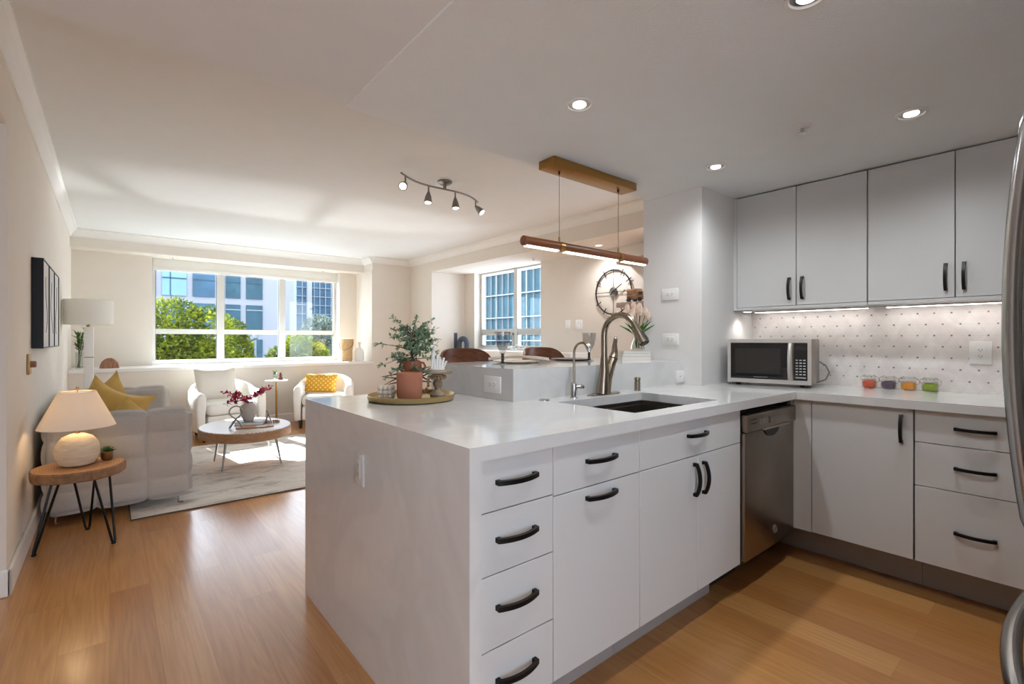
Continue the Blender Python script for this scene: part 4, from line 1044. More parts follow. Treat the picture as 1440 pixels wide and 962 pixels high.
pts = [(right*math.cos(a)*.036-fwd*math.sin(a)*.036+Vector((0, 0, .094-.004*math.sin(a)))) for a in [PI*2*k/14 for k in range(14)]]
pts += [(right*-.044+fwd*-.012+Vector((0, 0, z))) for z in (.082, .068, .054)]+[(right*(-.05-.012*k)+fwd*(-.016-.002*k)+Vector((0, 0, .040-.011*k))) for k in range(4)]
for q in pts:
    bm = bmesh.new(); ellips(bm, q, .0072, .0072, .0072, 12, 8); obj('bead', bm, M['beads'], t)
bm = tube(bmesh.new(), pts[14:]+[right*-.095+fwd*-.022+Vector((0, 0, .004))], .0012, 5); obj('cord', bm, M['linen'], t)
bm = tube(bmesh.new(), [right*-.095+fwd*-.022+Vector((0, 0, .006)), right*-.11+fwd*-.024+Vector((0, 0, .003))], [.003, .006], 8); obj('tassel', bm, M['terra2'], t)

# ------------------------------------------------------------------ bar top settings
ZBAR = 1.0622
def plate(label, x, y, r, m, nap):
    t = thing('dinner_plate', label, 'plate', (x, y, ZBAR))
    bm = bmesh.new(); lathe(bm, [(0, 0), (r*.6, 0), (r*.98, .008), (r, .011), (r*.96, .0115), (r*.62, .004), (0, .004)], (0, 0, 0), 40); obj('plate_dish', bm, m, t)
plate('cream dinner plate beside the wine glass at the near end of the bar', 1.80, 2.13, .135, M['cream'], 1)
plate('dark-rimmed plate on the bar behind the filter tap', 2.30, 2.16, .135, M['pewter'], 1)
def napkin(label, x, y, L, rz):
    bm = bmesh.new(); n = 22; A = []
    for i in range(n+1):
        u = i/n; row = []
        for j in range(9):
            v = j/8-.5; w_ = .055*(1-.55*math.exp(-((u-.35)/.14)**2))*(1+.35*u)
            z = .016+.008*math.sin(v*14+u*5)+.012*math.sin(u*PI)
            row.append(bm.verts.new(((u-.5)*L, v*2*w_, z)))
        A.append(row)
    for i in range(n):
        for j in range(8): bm.faces.new((A[i][j], A[i+1][j], A[i+1][j+1], A[i][j+1]))
    r = bmesh.ops.solidify(bm, geom=bm.faces[:], thickness=.004)
    o = obj('napkin', bm, M['napkin']); o.location = (x, y, ZBAR+.006); o.rotation_euler = (0, 0, rz); tag(o, label, 'napkin')
napkin('cream cloth napkin draped across the cream plate on the bar', 1.80, 2.11, .34, -.62)
def goblet(label, x, y, h):
    t = thing('wine_goblet', label, 'glass', (x, y, ZBAR)); s = h/.165
    bm = bmesh.new(); lathe(bm, [(0, 0), (.033, 0), (.033, .003), (.006, .006), (0, .006)], (0, 0, 0), 32); obj('foot', bm, M['clear'], t)
    bm = bmesh.new(); lathe(bm, [(0, .0062), (.010, .0062), (.011, .012), (.006, .018), (.010, .026), (.006, .034), (.010, .042), (.0065, .049), (.0095, .055), (.012, .058), (0, .058)], (0, 0, 0), 24); obj('beaded_stem', bm, M['dark'], t, label='black beaded stem')
    bm = bmesh.new(); lathe(bm, [(.0, .0585), (.013, .0585), (.019, .072), (.033, .103), (.042, .14), (.044, .175), (.0425, .175), (.0405, .14), (.0315, .104), (.017, .075), (.0, .072)], (0, 0, 0), 36, cap=False); obj('bowl', bm, M['smoked'], t)
goblet('clear goblet with black beaded stem at the near end of the bar', 1.625, 2.035, .17)
goblet('clear goblet with black beaded stem behind the filter tap spout', 2.305, 2.02, .17)
# books and tulips
zb = ZBAR
for k, (w_, d_, h_, m_, lab) in enumerate(((.19, .14, .024, 'bookc', 'pale hardcover book, bottom of the stack under the tulip vase'), (.185, .138, .018, 'bookc', 'white hardcover book in the middle of the stack under the tulips'), (.18, .132, .016, 'bookc', 'thin white book on top of the stack, directly under the tulip vase'))):
    t = thing('hardcover_book', lab, 'book', (2.68+.002*k, 1.955, zb), -.72+.02*k)
    obj('pages', box(-w_/2+.003, w_/2-.003, -d_/2+.003, d_/2-.004, .002, h_-.002), M['paper'], t)
    bm = bmesh.new(); prism(bm, [(-d_/2, 0), (d_/2, 0), (d_/2, h_), (-d_/2, h_), (-d_/2, h_-.002), (d_/2-.002, h_-.002), (d_/2-.002, .002), (-d_/2, .002)], -w_/2, w_/2, 'x'); obj('cover', bm, M[m_], t, smooth=False)
    zb += h_+.0004
TV = Vector((2.69, 1.935, zb))
t = thing('glass_vase', 'faceted clear glass vase of tulips standing on the white books', 'vase', TV)
bm = bmesh.new(); lathe(bm, [(0, 0), (.042, 0), (.046, .006), (.044, .012), (.037, .05), (.024, .082), (.020, .095), (.026, .118), (.0245, .118), (.018, .096), (.022, .082), (.034, .05), (.040, .014), (0, .012)], (0, 0, 0), 10); obj('vase_body', bm, M['clear'], t, smooth=False)
bm = bmesh.new()
for k in range(10):
    a = 2*PI*k/10; tube(bm, [(.0455*math.cos(a), .0455*math.sin(a), .01), (.037*math.cos(a), .037*math.sin(a), .05), (.024*math.cos(a), .024*math.sin(a), .083)], .0024, 5)
obj('cut_ribs', bm, M['chrome'], t)
tul = [(-.085, .0, .215), (-.06, .03, .255), (-.03, -.01, .225), (-.02, .02, .27), (.012, -.02, .235), (.02, .02, .262), (.05, 0, .235), (.075, .01, .205), (-.05, -.03, .19), (.0, .03, .25)]
for k, (a, b_, h_) in enumerate(tul):
    t = thing('tulip', 'pale blush tulip in the faceted glass vase', 'flower', TV, 0, 'tulips in the glass vase')
    top = right*a+fwd*b_+Vector((0, 0, h_)); bot = right*a*.12+fwd*b_*.12+Vector((0, 0, .02))
    mid = right*a*.25+fwd*b_*.25+Vector((0, 0, .105))
    obj('stem', tube(bmesh.new(), [bot, mid, top.lerp(mid, .4)+Vector((0, 0, .008)), top], .0022, 6), M['greenleaf'], t)
    bm = bmesh.new(); lathe(bm, [(.003, -.004), (.014, .004), (.0195, .018), (.0185, .034), (.012, .048), (.004, .054), (0, .053)], top, 12)
    for v in bm.verts:
        d = v.co-top; an = math.atan2(d.y, d.x); rr = 1+.10*math.cos(3*an); v.co = Vector((top.x+d.x*rr, top.y+d.y*rr, v.co.z+(.004*math.cos(3*an) if d.z > .03 else 0)))
    obj('bloom', bm, M['tulip'], t)
    if k in (0, 2, 4, 6, 7, 8):
        bm = bmesh.new(); d = (top-mid).normalized()*.6+(right*a*7+fwd*b_*3)*.9
        if abs(a) < .03: d = d-fwd*.6
        leaf(bm, mid+Vector((0, 0, .0)), d, .125, .036, fold=.3); obj('leaf', bm, M['greenleaf'], t)
# bar chairs
def bar_chair(label, x, y, rz):
    t = thing('bar_chair', label, 'chair', (x, y, 0), rz)
    # low curved wooden back standing towards +y side, seat facing the bar
    bm = bmesh.new(); N = 18; A = []
    for i in range(N+1):
        s = -1+2*i/N; a = s*1.0; row = []
        px, py = .245*math.sin(a)/math.sin(1.0)*.92, .20-.13*(1-math.cos(a))*2.0
        hh = .0+ .17*(1-abs(s)**4)**.6
        for (o_, z_) in ((0, 0), (0, .5), (0, 1), (.02, 1), (.02, .5), (.02, 0)):
            bulge = .018*math.sin(PI*z_)
            row.append(bm.verts.new((px*(1+o_*1.5), py+o_+bulge, .965+z_*max(hh, .02))))
        A.append(row)
    for i in range(N):
        for j in range(6): bm.faces.new((A[i][j], A[i][(j+1) % 6], A[i+1][(j+1) % 6], A[i+1][j]))
    bm.faces.new(A[0]); bm.faces.new(list(reversed(A[-1])))
    bmesh.ops.recalc_face_normals(bm, faces=bm.faces[:])
    obj('backrest', bm, M['walnut2'], t)
    bm = bmesh.new(); softbox(bm, -.21, .21, -.2, .2, .70, .76, .028, res=.03); obj('seat', bm, M['walnut2'], t)
    for s in (-1, 1):
        obj('back_post', tube(bmesh.new(), [(s*.12, .17, .74), (s*.12, .195, .98)], .01, 8), M['iron'], t)
        for q in (-1, 1): obj('leg', tube(bmesh.new(), [(s*.15, q*.14, .71), (s*.2, q*.19, 0.001)], .011, 8), M['iron'], t)
    obj('footrest', tube(bmesh.new(), [(-.185, -.172, .25), (.185, -.172, .25)], .008, 8), M['iron'], t)
bar_chair('curved brown wooden bar chair back beside the plant end of the bar', 1.875, 2.62, .0)
bar_chair('curved brown wooden bar chair back nearest the clock, behind the plate', 2.60, 2.62, .0)

# ------------------------------------------------------------------ dining recess
def usculpt(label, y, z, inv, h, w, m):
    """thick ceramic arch or U in the y-z plane"""
    bm = bmesh.new(); r = w/2-.028; pts = []
    pts = [(0, -r, 0)]+[(0, -r, h-w/2)]+[(0, -r*math.cos(a), h-w/2+r*math.sin(a)) for a in [PI*k/12 for k in range(1, 12)]]+[(0, r, h-w/2), (0, r, 0)]
    if inv: pts = [(p[0], p[1], h-p[2]) for p in pts]
    return pts
t = thing('ceramic_arches', 'slate blue ceramic sculpture of a tall U and a low arch on the dining ledge', 'sculpture', (4.42, 6.60, 1.0305), 0)
yy = .0
bm = tube(bmesh.new(), [(0, .215, .02), (0, .215, .27), (0, .215, .275)], [.045, .045, .044], 16)
tube(bm, [(0, .215, .03), (0, .19, .025), (0, .13, .022), (0, .10, .03), (0, .10, .06)], [.03, .03, .026, .026, .03], 12); obj('tall_upright', bm, M['navy'], t)
bm = tube(bmesh.new(), [(0, .075, .002), (0, .075, .09)]+[(0, -.035+.11*math.cos(a), .09+.09*math.sin(a)) for a in [PI*k/12 for k in range(1, 12)]]+[(0, -.145, .09), (0, -.145, .002)], .042, 14)
obj('low_arch', bm, M['navy'], t)
# clock
t = thing('wall_clock', 'large open-frame black metal wall clock on the dining wall', 'clock', (XC-.02, 3.64, 1.757))
bm = bmesh.new(); tube(bm, [(0, .262*math.cos(a), .262*math.sin(a)) for a in [2*PI*k/64 for k in range(64)]], .0085, 8, closed=True); obj('rim', bm, M['iron'], t)
bm = bmesh.new(); lathe(bm, [(0, 0), (.055, 0), (.058, .012), (.04, .02), (0, .022)], (0, 0, 0), 32); bm.transform(Matrix.Rotation(-PI/2, 4, 'Y')); bm.transform(Matrix.Translation((.012, 0, 0))); obj('hub', bm, M['pewter'], t)
for k in range(12):
    a = 2*PI*k/12
    r0, r1 = (.05, .285) if k % 3 == 0 else (.215, .295)
    obj('spoke' if k % 3 == 0 else 'hour_mark', tube(bmesh.new(), [(0, r0*math.cos(a), r0*math.sin(a)), (0, r1*math.cos(a), r1*math.sin(a))], .0032 if k % 3 == 0 else .0055, 6), M['iron'], t)
for an, L in ((PI/2-2.05+PI*0, .16), (PI+.62, .07)):
    obj('hand', tube(bmesh.new(), [(-.018, 0, 0), (-.018, -L*math.cos(.55) if L > .1 else .03, L*math.sin(.55) if L > .1 else -.035)], .005, 6), M['iron'], t)
def shelf(label, z):
    o = obj('floating_shelf', box(4.33, XC-.001, 2.55, 3.40, z, z+.055, .003), M['shelf']); tag(o, label, 'shelf')
shelf('lower taupe floating shelf carrying the wooden truck beside the clock', 1.55)
shelf('upper taupe floating shelf behind the end of the pendant bar', 2.03)
t = thing('wooden_truck', 'small wooden toy truck on the lower floating shelf', 'toy truck', (4.44, 3.19, 1.6055))
obj('cargo_box', box(-.05, .05, -.02, .115, .03, .145, .005), M['crate'], t)
obj('cab', box(-.045, .045, -.10, -.022, .03, .115, .008), M['crate'], t)
for k in range(3): obj('slat', box(-.054, -.0505, -.015, .11, .045+.032*k, .062+.032*k), M['brownwood'], t)
obj('windscreen', box(-.047, -.0455, -.085, -.04, .075, .105), M['dark'], t)
for y in (-.065, .08):
    for s in (-1, 1):
        bm = tube(bmesh.new(), [(s*.05, y, .024), (s*.066, y, .024)], .024, 18); obj('wheel', bm, M['dark'], t)
# little blossoms on the dining ledge
t = thing('white_blossom_sprig', 'small sprig of white blossoms lying on the dining window ledge', 'flowers', (4.40, 5.25, 1.0305))
bm = tube(bmesh.new(), [(0, .15, .02), (0, 0, .05), (0, -.2, .06)], .004, 6); obj('twig', bm, M['bark'], t)
bm = bmesh.new(); rnd = random.Random(9)
for k in range(16):
    y = .16-.36*k/15; ellips(bm, (rnd.uniform(-.03, .03), y, .035+rnd.uniform(-.012, .05)), .022, .022, .018, 8, 6)
obj('blossoms', bm, M['white'], t)

# ------------------------------------------------------------------ living room
r = thing('area_rug', 'grey and cream distressed area rug under the coffee table', 'rug', (1.35, 5.2, 0.0008))
bm = bmesh.new(); softbox(bm, -1.24, 1.35, -1.14, 1.18, 0, .010, .004, res=.3); obj('rug_pile', bm, M['rug'], r, smooth=False)
bm = bmesh.new()
for (a, b_, c_, d_) in ((-1.247, 1.357, -1.147, -1.141), (-1.247, 1.357, 1.181, 1.187), (-1.247, -1.241, -1.141, 1.181), (1.351, 1.357, -1.141, 1.181)): bx(bm, a, b_, c_, d_, 0, .009)
obj('binding', bm, M['rugedge'], r)
RZ = .0112
# sofa along the left wall, facing the coffee table
SY0, SY1 = 4.19, 6.15
t = thing('sofa', 'light grey channel-tufted boucle sofa along the left wall', 'sofa', (.05, 5.17, 0))
bm = bmesh.new(); softbox(bm, -.335, .47, SY0, SY0+.24, .06, .70, .06, (3, 0, 4), .022, res=.014, power=.35); wpart('armrest', bm, M['sofa'], t)
bm = bmesh.new(); softbox(bm, -.335, .47, SY1-.24, SY1, .06, .735, .07, (3, 0, 4), .014, res=.022, power=.45); wpart('armrest', bm, M['sofa'], t)
bm = bmesh.new(); softbox(bm, -.34, -.11, SY0+.245, SY1-.245, .10, .75, .08, (0, 4, 3), .02, res=.03, power=.45); wpart('backrest', bm, M['sofa'], t)
bm = bmesh.new(); softbox(bm, -.10, .45, SY0+.245, SY1-.245, .10, .27, .04, res=.05); wpart('seat_base', bm, M['sofa'], t)
ym = (SY0+SY1)/2
for a, b_ in ((SY0+.25, ym-.003), (ym+.003, SY1-.25)):
    bm = bmesh.new(); softbox(bm, -.105, .46, a, b_, .272, .43, .055, (2, 2, 0), .015, res=.03, power=.45); wpart('seat_cushion', bm, M['sofa'], t)
for x, y in ((-.25, SY0+.06), (.40, SY0+.06), (-.25, SY1-.08), (.40, SY1-.08)):
    bm = tube(bmesh.new(), [(x-.02, y, .10), (x-.016, y, RZ+.004), (x+.012, y, RZ+.004)], .006, 8); wpart('leg', bm, M['chrome'], t)
def pillow(label, loc, w, h, d, rz, tilt, roll, m, cat='cushion', name='throw_pillow', dent=0, pinch=.05):
    o = obj(name, cushion(w, h, d, pinch=pinch, dent=dent), m); o.location = loc; o.rotation_euler = (tilt, roll, rz); tag(o, label, cat); return o
pillow('mustard velvet throw pillow on the sofa, leaning left with one corner high', (-.08, 4.90, .46), .44, .42, .13, -.25, -.25, .42, M['yellow'], dent=.05, pinch=.09)
pillow('mustard velvet throw pillow with the tallest corner on the sofa, lit from the window', (.02, 5.28, .47), .44, .42, .13, -.35, -.22, -.50, M['yellow'], dent=.05, pinch=.10)
pillow('smaller ochre velvet pillow at the front of the mustard pillows on the sofa', (.0, 4.58, .43), .32, .32, .11, -.2, -.2, .72, M['yellow'], pinch=.08)
pillow('olive mustard pillow squeezed between the sofa arm and the left wall side', (-.16, 4.56, .445), .32, .30, .11, .9, -.2, .1, M['yellow'], pinch=.08)
# foreground side table
TX, TY, TZ = -.137, 3.80, .46
t = thing('side_table', 'round wood-slab side table on black hairpin legs in the left foreground', 'side table', (TX, TY, 0))
bm = bmesh.new(); N = 48
prof = [(.205, .402), (.212, .408), (.214, .45), (.208, .458)]
lathe(bm, prof, (0, 0, 0), N)
for v in bm.verts:
    a = math.atan2(v.co.y, v.co.x); k = 1+.012*math.sin(5*a+1)+.01*math.sin(9*a); v.co.x *= k; v.co.y *= k
obj('slab_edge', bm, M['oakedge'], t)
bm = bmesh.new(); lathe(bm, [(.205, .4582), (.203, .46), (0, .46)], (0, 0, 0), N, cap=False)
for v in bm.verts:
    a = math.atan2(v.co.y, v.co.x); k = 1+.012*math.sin(5*a+1)+.01*math.sin(9*a); v.co.x *= k; v.co.y *= k
obj('slab_top', bm, M['oakend'], t)
for fx, fy in ((-.185, -.06), (.155, -.125), (.03, .245)):
    d = Vector((fx, fy, 0)).normalized(); sd = Vector((-d.y, d.x, 0)); foot = Vector((fx, fy, .006))
    a = d*.13+sd*.055+Vector((0, 0, .402)); b_ = d*.13-sd*.055+Vector((0, 0, .402))
    if fx < -.1: a = d*.10+sd*.055+Vector((0, 0, .402)); b_ = d*.10-sd*.055+Vector((0, 0, .402))
    obj('hairpin_leg', tube(bmesh.new(), [a, foot+sd*.010+Vector((0, 0, .012)), foot, foot-sd*.010+Vector((0, 0, .012)), b_], .0065, 8), M['black'], t)
    bm = bmesh.new(); lathe(bm, [(.011, -.005), (.012, 0), (.01, .006), (0, .007)], foot, 12); obj('foot', bm, M['black'], t)
t = thing('table_lamp', 'lit table lamp with round stone base and wide cone shade on the side table', 'lamp', (-.145, 3.80, TZ+.0005))
bm = bmesh.new(); lathe(bm, [(0, 0), (.05, 0), (.078, .012), (.098, .05), (.104, .088), (.096, .13), (.07, .168), (.035, .184), (.02, .187), (0, .187)], (0, 0, 0), 40); obj('lamp_base', bm, M['stone'], t)
bm = bmesh.new(); lathe(bm, [(.0115, .187), (.0115, .232), (.0, .232)], (0, 0, 0), 16); obj('brass_neck', bm, M['brass'], t)
bm = bmesh.new(); lathe(bm, [(.1775, .226), (.0845, .432), (.0835, .432), (.1765, .226)], (0, 0, 0), 48, cap=False); obj('lamp_shade', bm, M['shade'], t)
bm = bmesh.new(); tube(bm, [(0, 0, .232), (0, 0, .445)], .003, 8); ellips(bm, (0, 0, .449), .008, .008, .008, 10, 8); tube(bm, [(-.083, 0, .43), (.083, 0, .43)], .0018, 6); obj('finial', bm, M['brass'], t)
bm = bmesh.new(); ellips(bm, (0, 0, .30), .028, .028, .034, 14, 10); obj('bulb', bm, M['bulbw'], t)
t = thing('potted_succulent', 'green succulent in a small bronze pot behind the lamp on the side table', 'plant', (-.012, 3.86, TZ+.0005))
bm = bmesh.new(); lathe(bm, [(0, 0), (.022, 0), (.03, .012), (.031, .05), (.029, .05), (.027, .046), (0, .044)], (0, 0, 0), 24); obj('pot', bm, M['bronze'], t)
bm = bmesh.new(); rnd = random.Random(5)
for k in range(26):
    a = k*2.4; el = .25+1.1*(k/26); d = Vector((math.cos(a)*math.cos(el), math.sin(a)*math.cos(el), math.sin(el)))
    leaf(bm, Vector((0, 0, .046))+d*.004, d, .05*(1-.3*k/26), .016, fold=.35)
obj('rosette', bm, M['succ'], t)
# pictures, dimmer on left wall
for k, (y0, y1, lab) in enumerate(((4.155, 4.548, 'black-framed line art on the left wall, nearest of three panels'), (4.553, 4.948, 'black-framed line art on the left wall, middle of three panels'), (4.953, 5.35, 'black-framed line art on the left wall, farthest of three panels'))):
    t = thing('framed_art', lab, 'picture', (XL+.001, (y0+y1)/2, 1.14), 0)
    w_ = (y1-y0)/2-.001; h_ = .56
    bm = cells(bmesh.new(), [-w_, -w_+.008, w_-.008, w_], [0, .008, h_-.008, h_], lambda i, j: not (i == 1 and j == 1), 0, .055)
    bm.transform(Matrix(((0, 0, 1, 0), (1, 0, 0, 0), (0, 1, 0, 0), (0, 0, 0, 1)))); obj('frame', bm, M['black'], t, smooth=False)
    obj('canvas', box(.001, .05, -w_+.0085, w_-.0085, .0085, h_-.0085), M['artpaper'], t)
    bm = bmesh.new(); ph = k*1.7
    tube(bm, [(.0505, .10*math.sin(s*5+ph)*(.6+.4*math.cos(s*3)), .10+.36*s) for s in [q/20 for q in range(21)]], .0025, 5)
    obj('line_drawing', bm, M['slot'], t)
t = thing('brass_dimmer', 'aged brass dimmer plate with round knob on the left wall', 'switch', (XL+.0005, 4.0, 1.05))
obj('cover_plate', box(0, .012, -.055, .055, -.06, .06, .003), M['brassplate'], t)
bm = bmesh.new(); tube(bm, [(.012, 0, 0), (.034, 0, 0), (.037, 0, 0)], [.02, .019, .015], 20); obj('knob', bm, M['rose'], t)
# tall lamp in the far corner
t = thing('floor_lamp', 'white column floor lamp with a drum shade in the far left corner', 'lamp', (-.165, 6.6, 0))
obj('base', box(-.1, .1, -.1, .1, .001, .02, .004), M['white'], t)
obj('column', box(-.038, .038, -.038, .038, .0202, 1.325, .004), M['white'], t)
obj('brass_band', box(-.0385, .0385, -.0385, .0385, 1.01, 1.018), M['brass'], t)
bm = bmesh.new(); lathe(bm, [(.012, 1.325), (.012, 1.40)], (0, 0, 0), 12); obj('neck', bm, M['brass'], t)
bm = bmesh.new(); lathe(bm, [(.198, 1.345), (.198, 1.60), (.196, 1.60), (.196, 1.345)], (0, 0, 0), 48, cap=False); tube(bm, [(-.196, 0, 1.40), (.196, 0, 1.40)], .003, 6); obj('drum_shade', bm, M['shade2'], t)
# coffee table
t = thing('coffee_table', 'oval wood-edged coffee table with a pale chevron top on tapered metal legs', 'coffee table', (1.0, 5.18, 0))
bm = bmesh.new(); lathe(bm, [(.96, .292), (1.0, .30), (1.0, .37), (.985, .377)], (0, 0, 0), 64, .385, .50); obj('rim', bm, M['coffedge'], t)
bm = bmesh.new(); lathe(bm, [(.984, .3772), (.975, .3805), (0, .3805)], (0, 0, 0), 64, .385, .50, cap=False); obj('chevron_top', bm, M['chev'], t)
for x, y in ((-.23, -.2), (.26, -.22), (-.22, .29), (.29, .32)):
    obj('leg', tube(bmesh.new(), [(x*.82, y*.82, .293), (x, y, RZ)], [.014, .006], 10), M['pewter'], t)
CZ = .381
t = thing('ginger_vase', 'grey shouldered ceramic vase of red branches on the coffee table', 'vase', (1.03, 5.22, CZ+.0305))
bm = bmesh.new(); lathe(bm, [(0, 0), (.038, 0), (.046, .01), (.066, .07), (.075, .115), (.068, .145), (.045, .165), (.038, .172), (.04, .178), (.034, .178), (.03, .165), (.0, .15)], (0, 0, 0), 36); obj('vase_body', bm, M['greyvase'], t)
rnd = random.Random(11); V0 = Vector((1.03, 5.22, CZ+.03))
for k, (a, h_, f_) in enumerate(((-.26, .27, 0), (-.2, .22, .06), (-.1, .26, -.05), (.08, .25, .04), (.17, .30, .0), (.23, .33, -.04), (.02, .2, -.1), (-.17, .17, -.08))):
    t = thing('red_branch', 'branch of small red leaves in the grey vase on the coffee table', 'branch', V0, 0, 'red branches in the grey vase')
    p0 = Vector((0, 0, .1)); p1 = right*a*.2+Vector((0, 0, .19)); p2 = right*a*.6+fwd*f_*.6+Vector((0, 0, .19+(h_-.15)*.6)); p3 = right*a+fwd*f_+Vector((0, 0, h_))
    obj('stem', tube(bmesh.new(), [p0, p1, p2, p3], [.0022, .002, .0016, .001], 6), M['bark'], t)
    bm = bmesh.new()
    for q in range(32):
        s = rnd.uniform(.15, 1.03); P_ = p1.lerp(p2, s*2) if s < .5 else p2.lerp(p3, s*2-1)
        leaf(bm, P_, Vector((rnd.gauss(0, 1), rnd.gauss(0, 1), rnd.gauss(.2, .7))), rnd.uniform(.034, .052), .023, up=Vector((rnd.gauss(0, .5), rnd.gauss(0, .5), 1)))
    obj('leaves', bm, M['redleaf'], t, smooth=False)
t = thing('hardcover_book', 'grey coffee-table book under the shouldered vase', 'book', (1.05, 5.2, CZ), -.5)
obj('pages', box(-.117, .117, -.087, .086, .003, .027), M['paper'], t)
bm = bmesh.new(); prism(bm, [(-.09, 0), (.09, 0), (.09, .03), (-.09, .03), (-.09, .027), (.087, .027), (.087, .003), (-.09, .003)], -.12, .12, 'x'); obj('cover', bm, M['bookg'], t, smooth=False)
t = thing('metal_knot', 'pewter ribbon loop ornament standing on the coffee table left of the vase', 'ornament', (.885, 5.0, CZ), -.25)
pts = [(-.055, 0, .006), (-.02, .008, .07), (.03, .012, .115)]+[(.052*math.cos(a), .008*math.cos(a), .155+.052*math.sin(a)) for a in [-.35+(PI+.7)*k/14 for k in range(15)]]+[(-.03, -.012, .115), (.02, -.008, .07), (.055, 0, .006)]
obj('ribbon_loop', tube(bmesh.new(), pts, .0065, 10), M['pewter'], t)
obj('loop_foot', tube(bmesh.new(), [(-.05, .04, .006), (-.01, .03, .07), (.0, .03, .075), (.01, .03, .07), (.05, .04, .006)], .006, 8), M['pewter'], t)
t = thing('metal_wishbone', 'small pewter A-shaped ornament on the coffee table right of the vase', 'ornament', (1.17, 5.08, CZ), -.5)
obj('wishbone', tube(bmesh.new(), [(-.012, 0, .12), (-.008, 0, .13), (0, 0, .118), (.018, 0, .06), (.035, 0, .006)], .0055, 8), M['pewter'], t)
obj('short_leg', tube(bmesh.new(), [(.002, .006, .10), (-.02, .03, .05), (-.035, .04, .006)], .0055, 8), M['pewter'], t)
bm = bmesh.new(); prism(bm, [(-.15, -.035), (-.05, -.06), (.08, -.05), (.16, -.012), (.16, .012), (.08, .045), (-.04, .055), (-.15, .03)], 0, .012); o = obj('wooden_tray', bm, M['coffedge']); o.location = (1.03, 4.96, CZ); o.rotation_euler = (0, 0, -.25); tag(o, 'small pale wooden board at the front of the coffee table', 'tray')
t = thing('beaded_ring', 'small beaded ring lying on the right of the coffee table', 'ornament', (1.225, 5.14, CZ))
for k in range(16):
    a = 2*PI*k/16; bm = bmesh.new(); ellips(bm, (.055*math.cos(a), .055*math.sin(a), .011), .0105, .0105, .0105, 10, 7); obj('bead', bm, M['beads'], t)
# tub armchairs
def tub_chair(name, label, x, y, rz):
    t = thing(name, label, 'armchair', (x, y, 0), rz)
    N = 40; bm = bmesh.new(); A = []
    ro = .37; th = .095
    path = [(-ro, -.33), (-ro, -.18)]+[(-ro*math.cos(a), .0+.36*math.sin(a)) for a in [PI*k/20 for k in range(21)]]+[(ro, -.18), (ro, -.33)]
    n = len(path)
    for i, (px, py) in enumerate(path):
        q0 = Vector(path[max(i-1, 0)]); q1 = Vector(path[min(i+1, n-1)]); tn = (q1-q0).normalized(); inn = Vector((tn.y, -tn.x))
        s = i/(n-1); bk = math.sin(PI*min(1, max(0, (s-.06)/.88)))**.8; top = .575+.125*bk
        row = []
        for o_, z_ in ((.02, .11), (.0, .14), (-.012, .40), (-.008, top-.06), (.01, top-.02), (.045, top), (th-.02, top-.018), (th, top-.06), (th, .40), (th-.01, .30), (th-.01, .11)):
            p_ = Vector((px, py))+inn*o_; row.append(bm.verts.new((p_.x, p_.y, z_)))
        A.append(row)
    m_ = len(A[0])
    for i in range(n-1):
        for j in range(m_): bm.faces.new((A[i][j], A[i][(j+1) % m_], A[i+1][(j+1) % m_], A[i+1][j]))
    bm.faces.new(A[0]); bm.faces.new(list(reversed(A[-1]))); bmesh.ops.recalc_face_normals(bm, faces=bm.faces[:])
    es = [e for e in bm.edges if all(v in A[0] for v in e.verts) or all(v in A[-1] for v in e.verts)]
    bmesh.ops.bevel(bm, geom=es, offset=.025, segments=3, profile=.5, affect='EDGES')
    obj('shell', bm, M['chairw'], t)
    bm = bmesh.new(); softbox(bm, -.268, .268, -.335, .24, .115, .30, .02, res=.04); obj('seat_base', bm, M['chairw'], t)
    bm = bmesh.new(); softbox(bm, -.27, .27, -.35, .24, .302, .44, .045, res=.03); obj('seat_cushion', bm, M['chairw'], t)
    for sx, sy in ((-.29, -.29), (.29, -.29), (-.24, .24), (.24, .24)):
        bm = bmesh.new(); lathe(bm, [(.018, .001), (.028, .112)], (sx, sy, 0), 4); obj('leg', bm, M['woodleg'], t, smooth=False)
tub_chair('tub_armchair', 'white tub armchair with a plain cream cushion under the window', 1.10, 6.93, .12)
tub_chair('tub_armchair', 'white tub armchair with the mustard patterned cushion right of the small round table', 2.36, 6.98, -.42)
pillow('plain cream linen cushion standing in the left tub armchair', (1.03, 6.98, .445), .46, .40, .13, .10, -.28, 0, M['linen'])
pillow('mustard lumbar cushion with pale dots in the right tub armchair', (2.30, 7.02, .445), .42, .27, .12, -.42, -.30, .05, M['mustdot'])
# accent table
t = thing('accent_table', 'slim gold-stemmed round white side table between the armchairs', 'side table', (1.755, 7.15, 0))
bm = bmesh.new(); lathe(bm, [(.13, .625), (.142, .632), (.142, .642), (.13, .645), (0, .645)], (0, 0, 0), 36); obj('table_top', bm, M['white'], t)
bm = bmesh.new(); tube(bm, [(0, 0, .012), (0, 0, .626)], .013, 14); obj('stem', bm, M['brass'], t)
bm = bmesh.new(); lathe(bm, [(0, 0.001), (.11, 0.001), (.11, .008), (.02, .014), (0, .014)], (0, 0, 0), 32); obj('base', bm, M['brass'], t)
t = thing('glass_bud_vase', 'tiny clear vase with green sprigs on the small round table', 'vase', (1.735, 7.15, .6455))
bm = bmesh.new(); lathe(bm, [(0, 0), (.022, 0), (.026, .03), (.018, .07), (.02, .085), (.0185, .085), (.016, .07), (.023, .03), (0, .006)], (0, 0, 0), 20); obj('vase_body', bm, M['clear'], t)
bm = bmesh.new(); rnd = random.Random(2)
for k in range(24):
    leaf(bm, (rnd.uniform(-.01, .01), rnd.uniform(-.01, .01), rnd.uniform(.06, .11)), Vector((rnd.gauss(0, .6), rnd.gauss(0, .6), 1)), .045, .018)
obj('sprigs', bm, M['succ'], t, smooth=False)
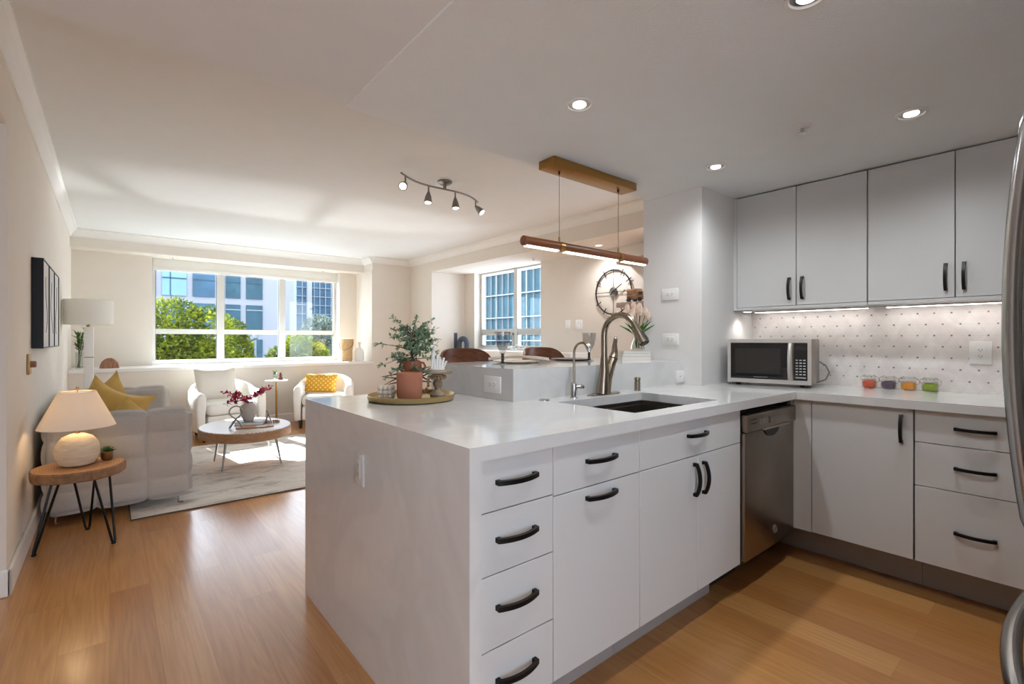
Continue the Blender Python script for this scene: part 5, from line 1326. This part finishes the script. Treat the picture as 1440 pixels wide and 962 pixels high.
bm = bmesh.new(); lathe(bm, [(0, 0), (.03, 0), (.032, .02), (.018, .045), (.022, .06), (.012, .085), (.009, .105), (0, .112)], (1.80, 7.13, .6455), 16); o = obj('figurine', bm, M['brownfig']); tag(o, 'small brown figurine beside the bud vase on the round table', 'figurine')
# window sill pieces
SZ = .8455
t = thing('rattan_lantern', 'rattan lantern with a loop handle at the right end of the window sill', 'lantern', (2.945, 7.72, SZ))
bm = bmesh.new(); prof = [(.085, 0), (.085, .17), (.087, .2), (.105, .33), (.108, .36), (.1, .362), (.08, .2), (.078, .02), (0, .02)]; lathe(bm, prof, (0, 0, 0), 28); obj('woven_body', bm, M['rattan'], t)
for k in range(12):
    z = .03+.027*k; r_ = .0865 if z < .18 else .0865+(z-.18)*.125
    bm = bmesh.new(); tube(bm, [(r_*math.cos(a), r_*math.sin(a), z) for a in [2*PI*q/28 for q in range(28)]], .005, 6, closed=True); obj('woven_hoop', bm, M['rattan'], t)
obj('loop_handle', tube(bmesh.new(), [right*-.108+Vector((0, 0, .34)), right*-.11-fwd*.03+Vector((0, 0, .26)), right*-.06-fwd*.11+Vector((0, 0, .20)), right*.0-fwd*.125+Vector((0, 0, .185)), right*.06-fwd*.11+Vector((0, 0, .20)), right*.11-fwd*.03+Vector((0, 0, .26)), right*.108+Vector((0, 0, .34))], .006, 8), M['greywood'], t)
t = thing('bottle_vase', 'white ceramic bottle vase beside the rattan lantern on the sill', 'vase', (3.13, 7.66, SZ))
bm = bmesh.new(); lathe(bm, [(0, 0), (.07, 0), (.074, .01), (.074, .15), (.06, .19), (.028, .215), (.024, .26), (.03, .31), (.026, .312), (.018, .26), (0, .22)], (0, 0, 0), 32); obj('vase_body', bm, M['white'], t)
bm = bmesh.new(); prism(bm, [(-.092, 0)]+[(-.092*math.cos(a), .125*math.sin(a)) for a in [PI*k/20 for k in range(1, 20)]]+[(.092, 0)], -.03, .03, 'y'); o = obj('wooden_half_round', bm, M['brownwood']); o.location = (0, 7.68, SZ); o.rotation_euler = (0, 0, -.15); tag(o, 'brown half-round wooden arch on the left of the window sill', 'ornament')
t = thing('stem_vase', 'clear glass vase of dark green stems behind the floor lamp on the sill', 'vase', (-.275, 7.68, SZ))
bm = bmesh.new(); lathe(bm, [(0, 0), (.035, 0), (.04, .03), (.035, .15), (.037, .2), (.035, .2), (.032, .15), (.036, .03), (0, .01)], (0, 0, 0), 20); obj('vase_body', bm, M['clear'], t)
bm = bmesh.new(); rnd = random.Random(8); lb = bmesh.new()
for k in range(6):
    e = Vector((rnd.uniform(-.06, .09), rnd.uniform(-.05, .05), rnd.uniform(.38, .5))); m_ = Vector((e.x*.3, e.y*.3, .22))
    tube(bm, [(rnd.uniform(-.02, .0), 0, .015), m_, e], .004, 6)
    for q in range(9):
        leaf(lb, m_.lerp(e, q/8.), Vector((rnd.gauss(0, .8), rnd.gauss(0, .8), .8)), .075, .026)
obj('stems', bm, M['bark'], t); obj('foliage', lb, M['greenleaf'], t, smooth=False)
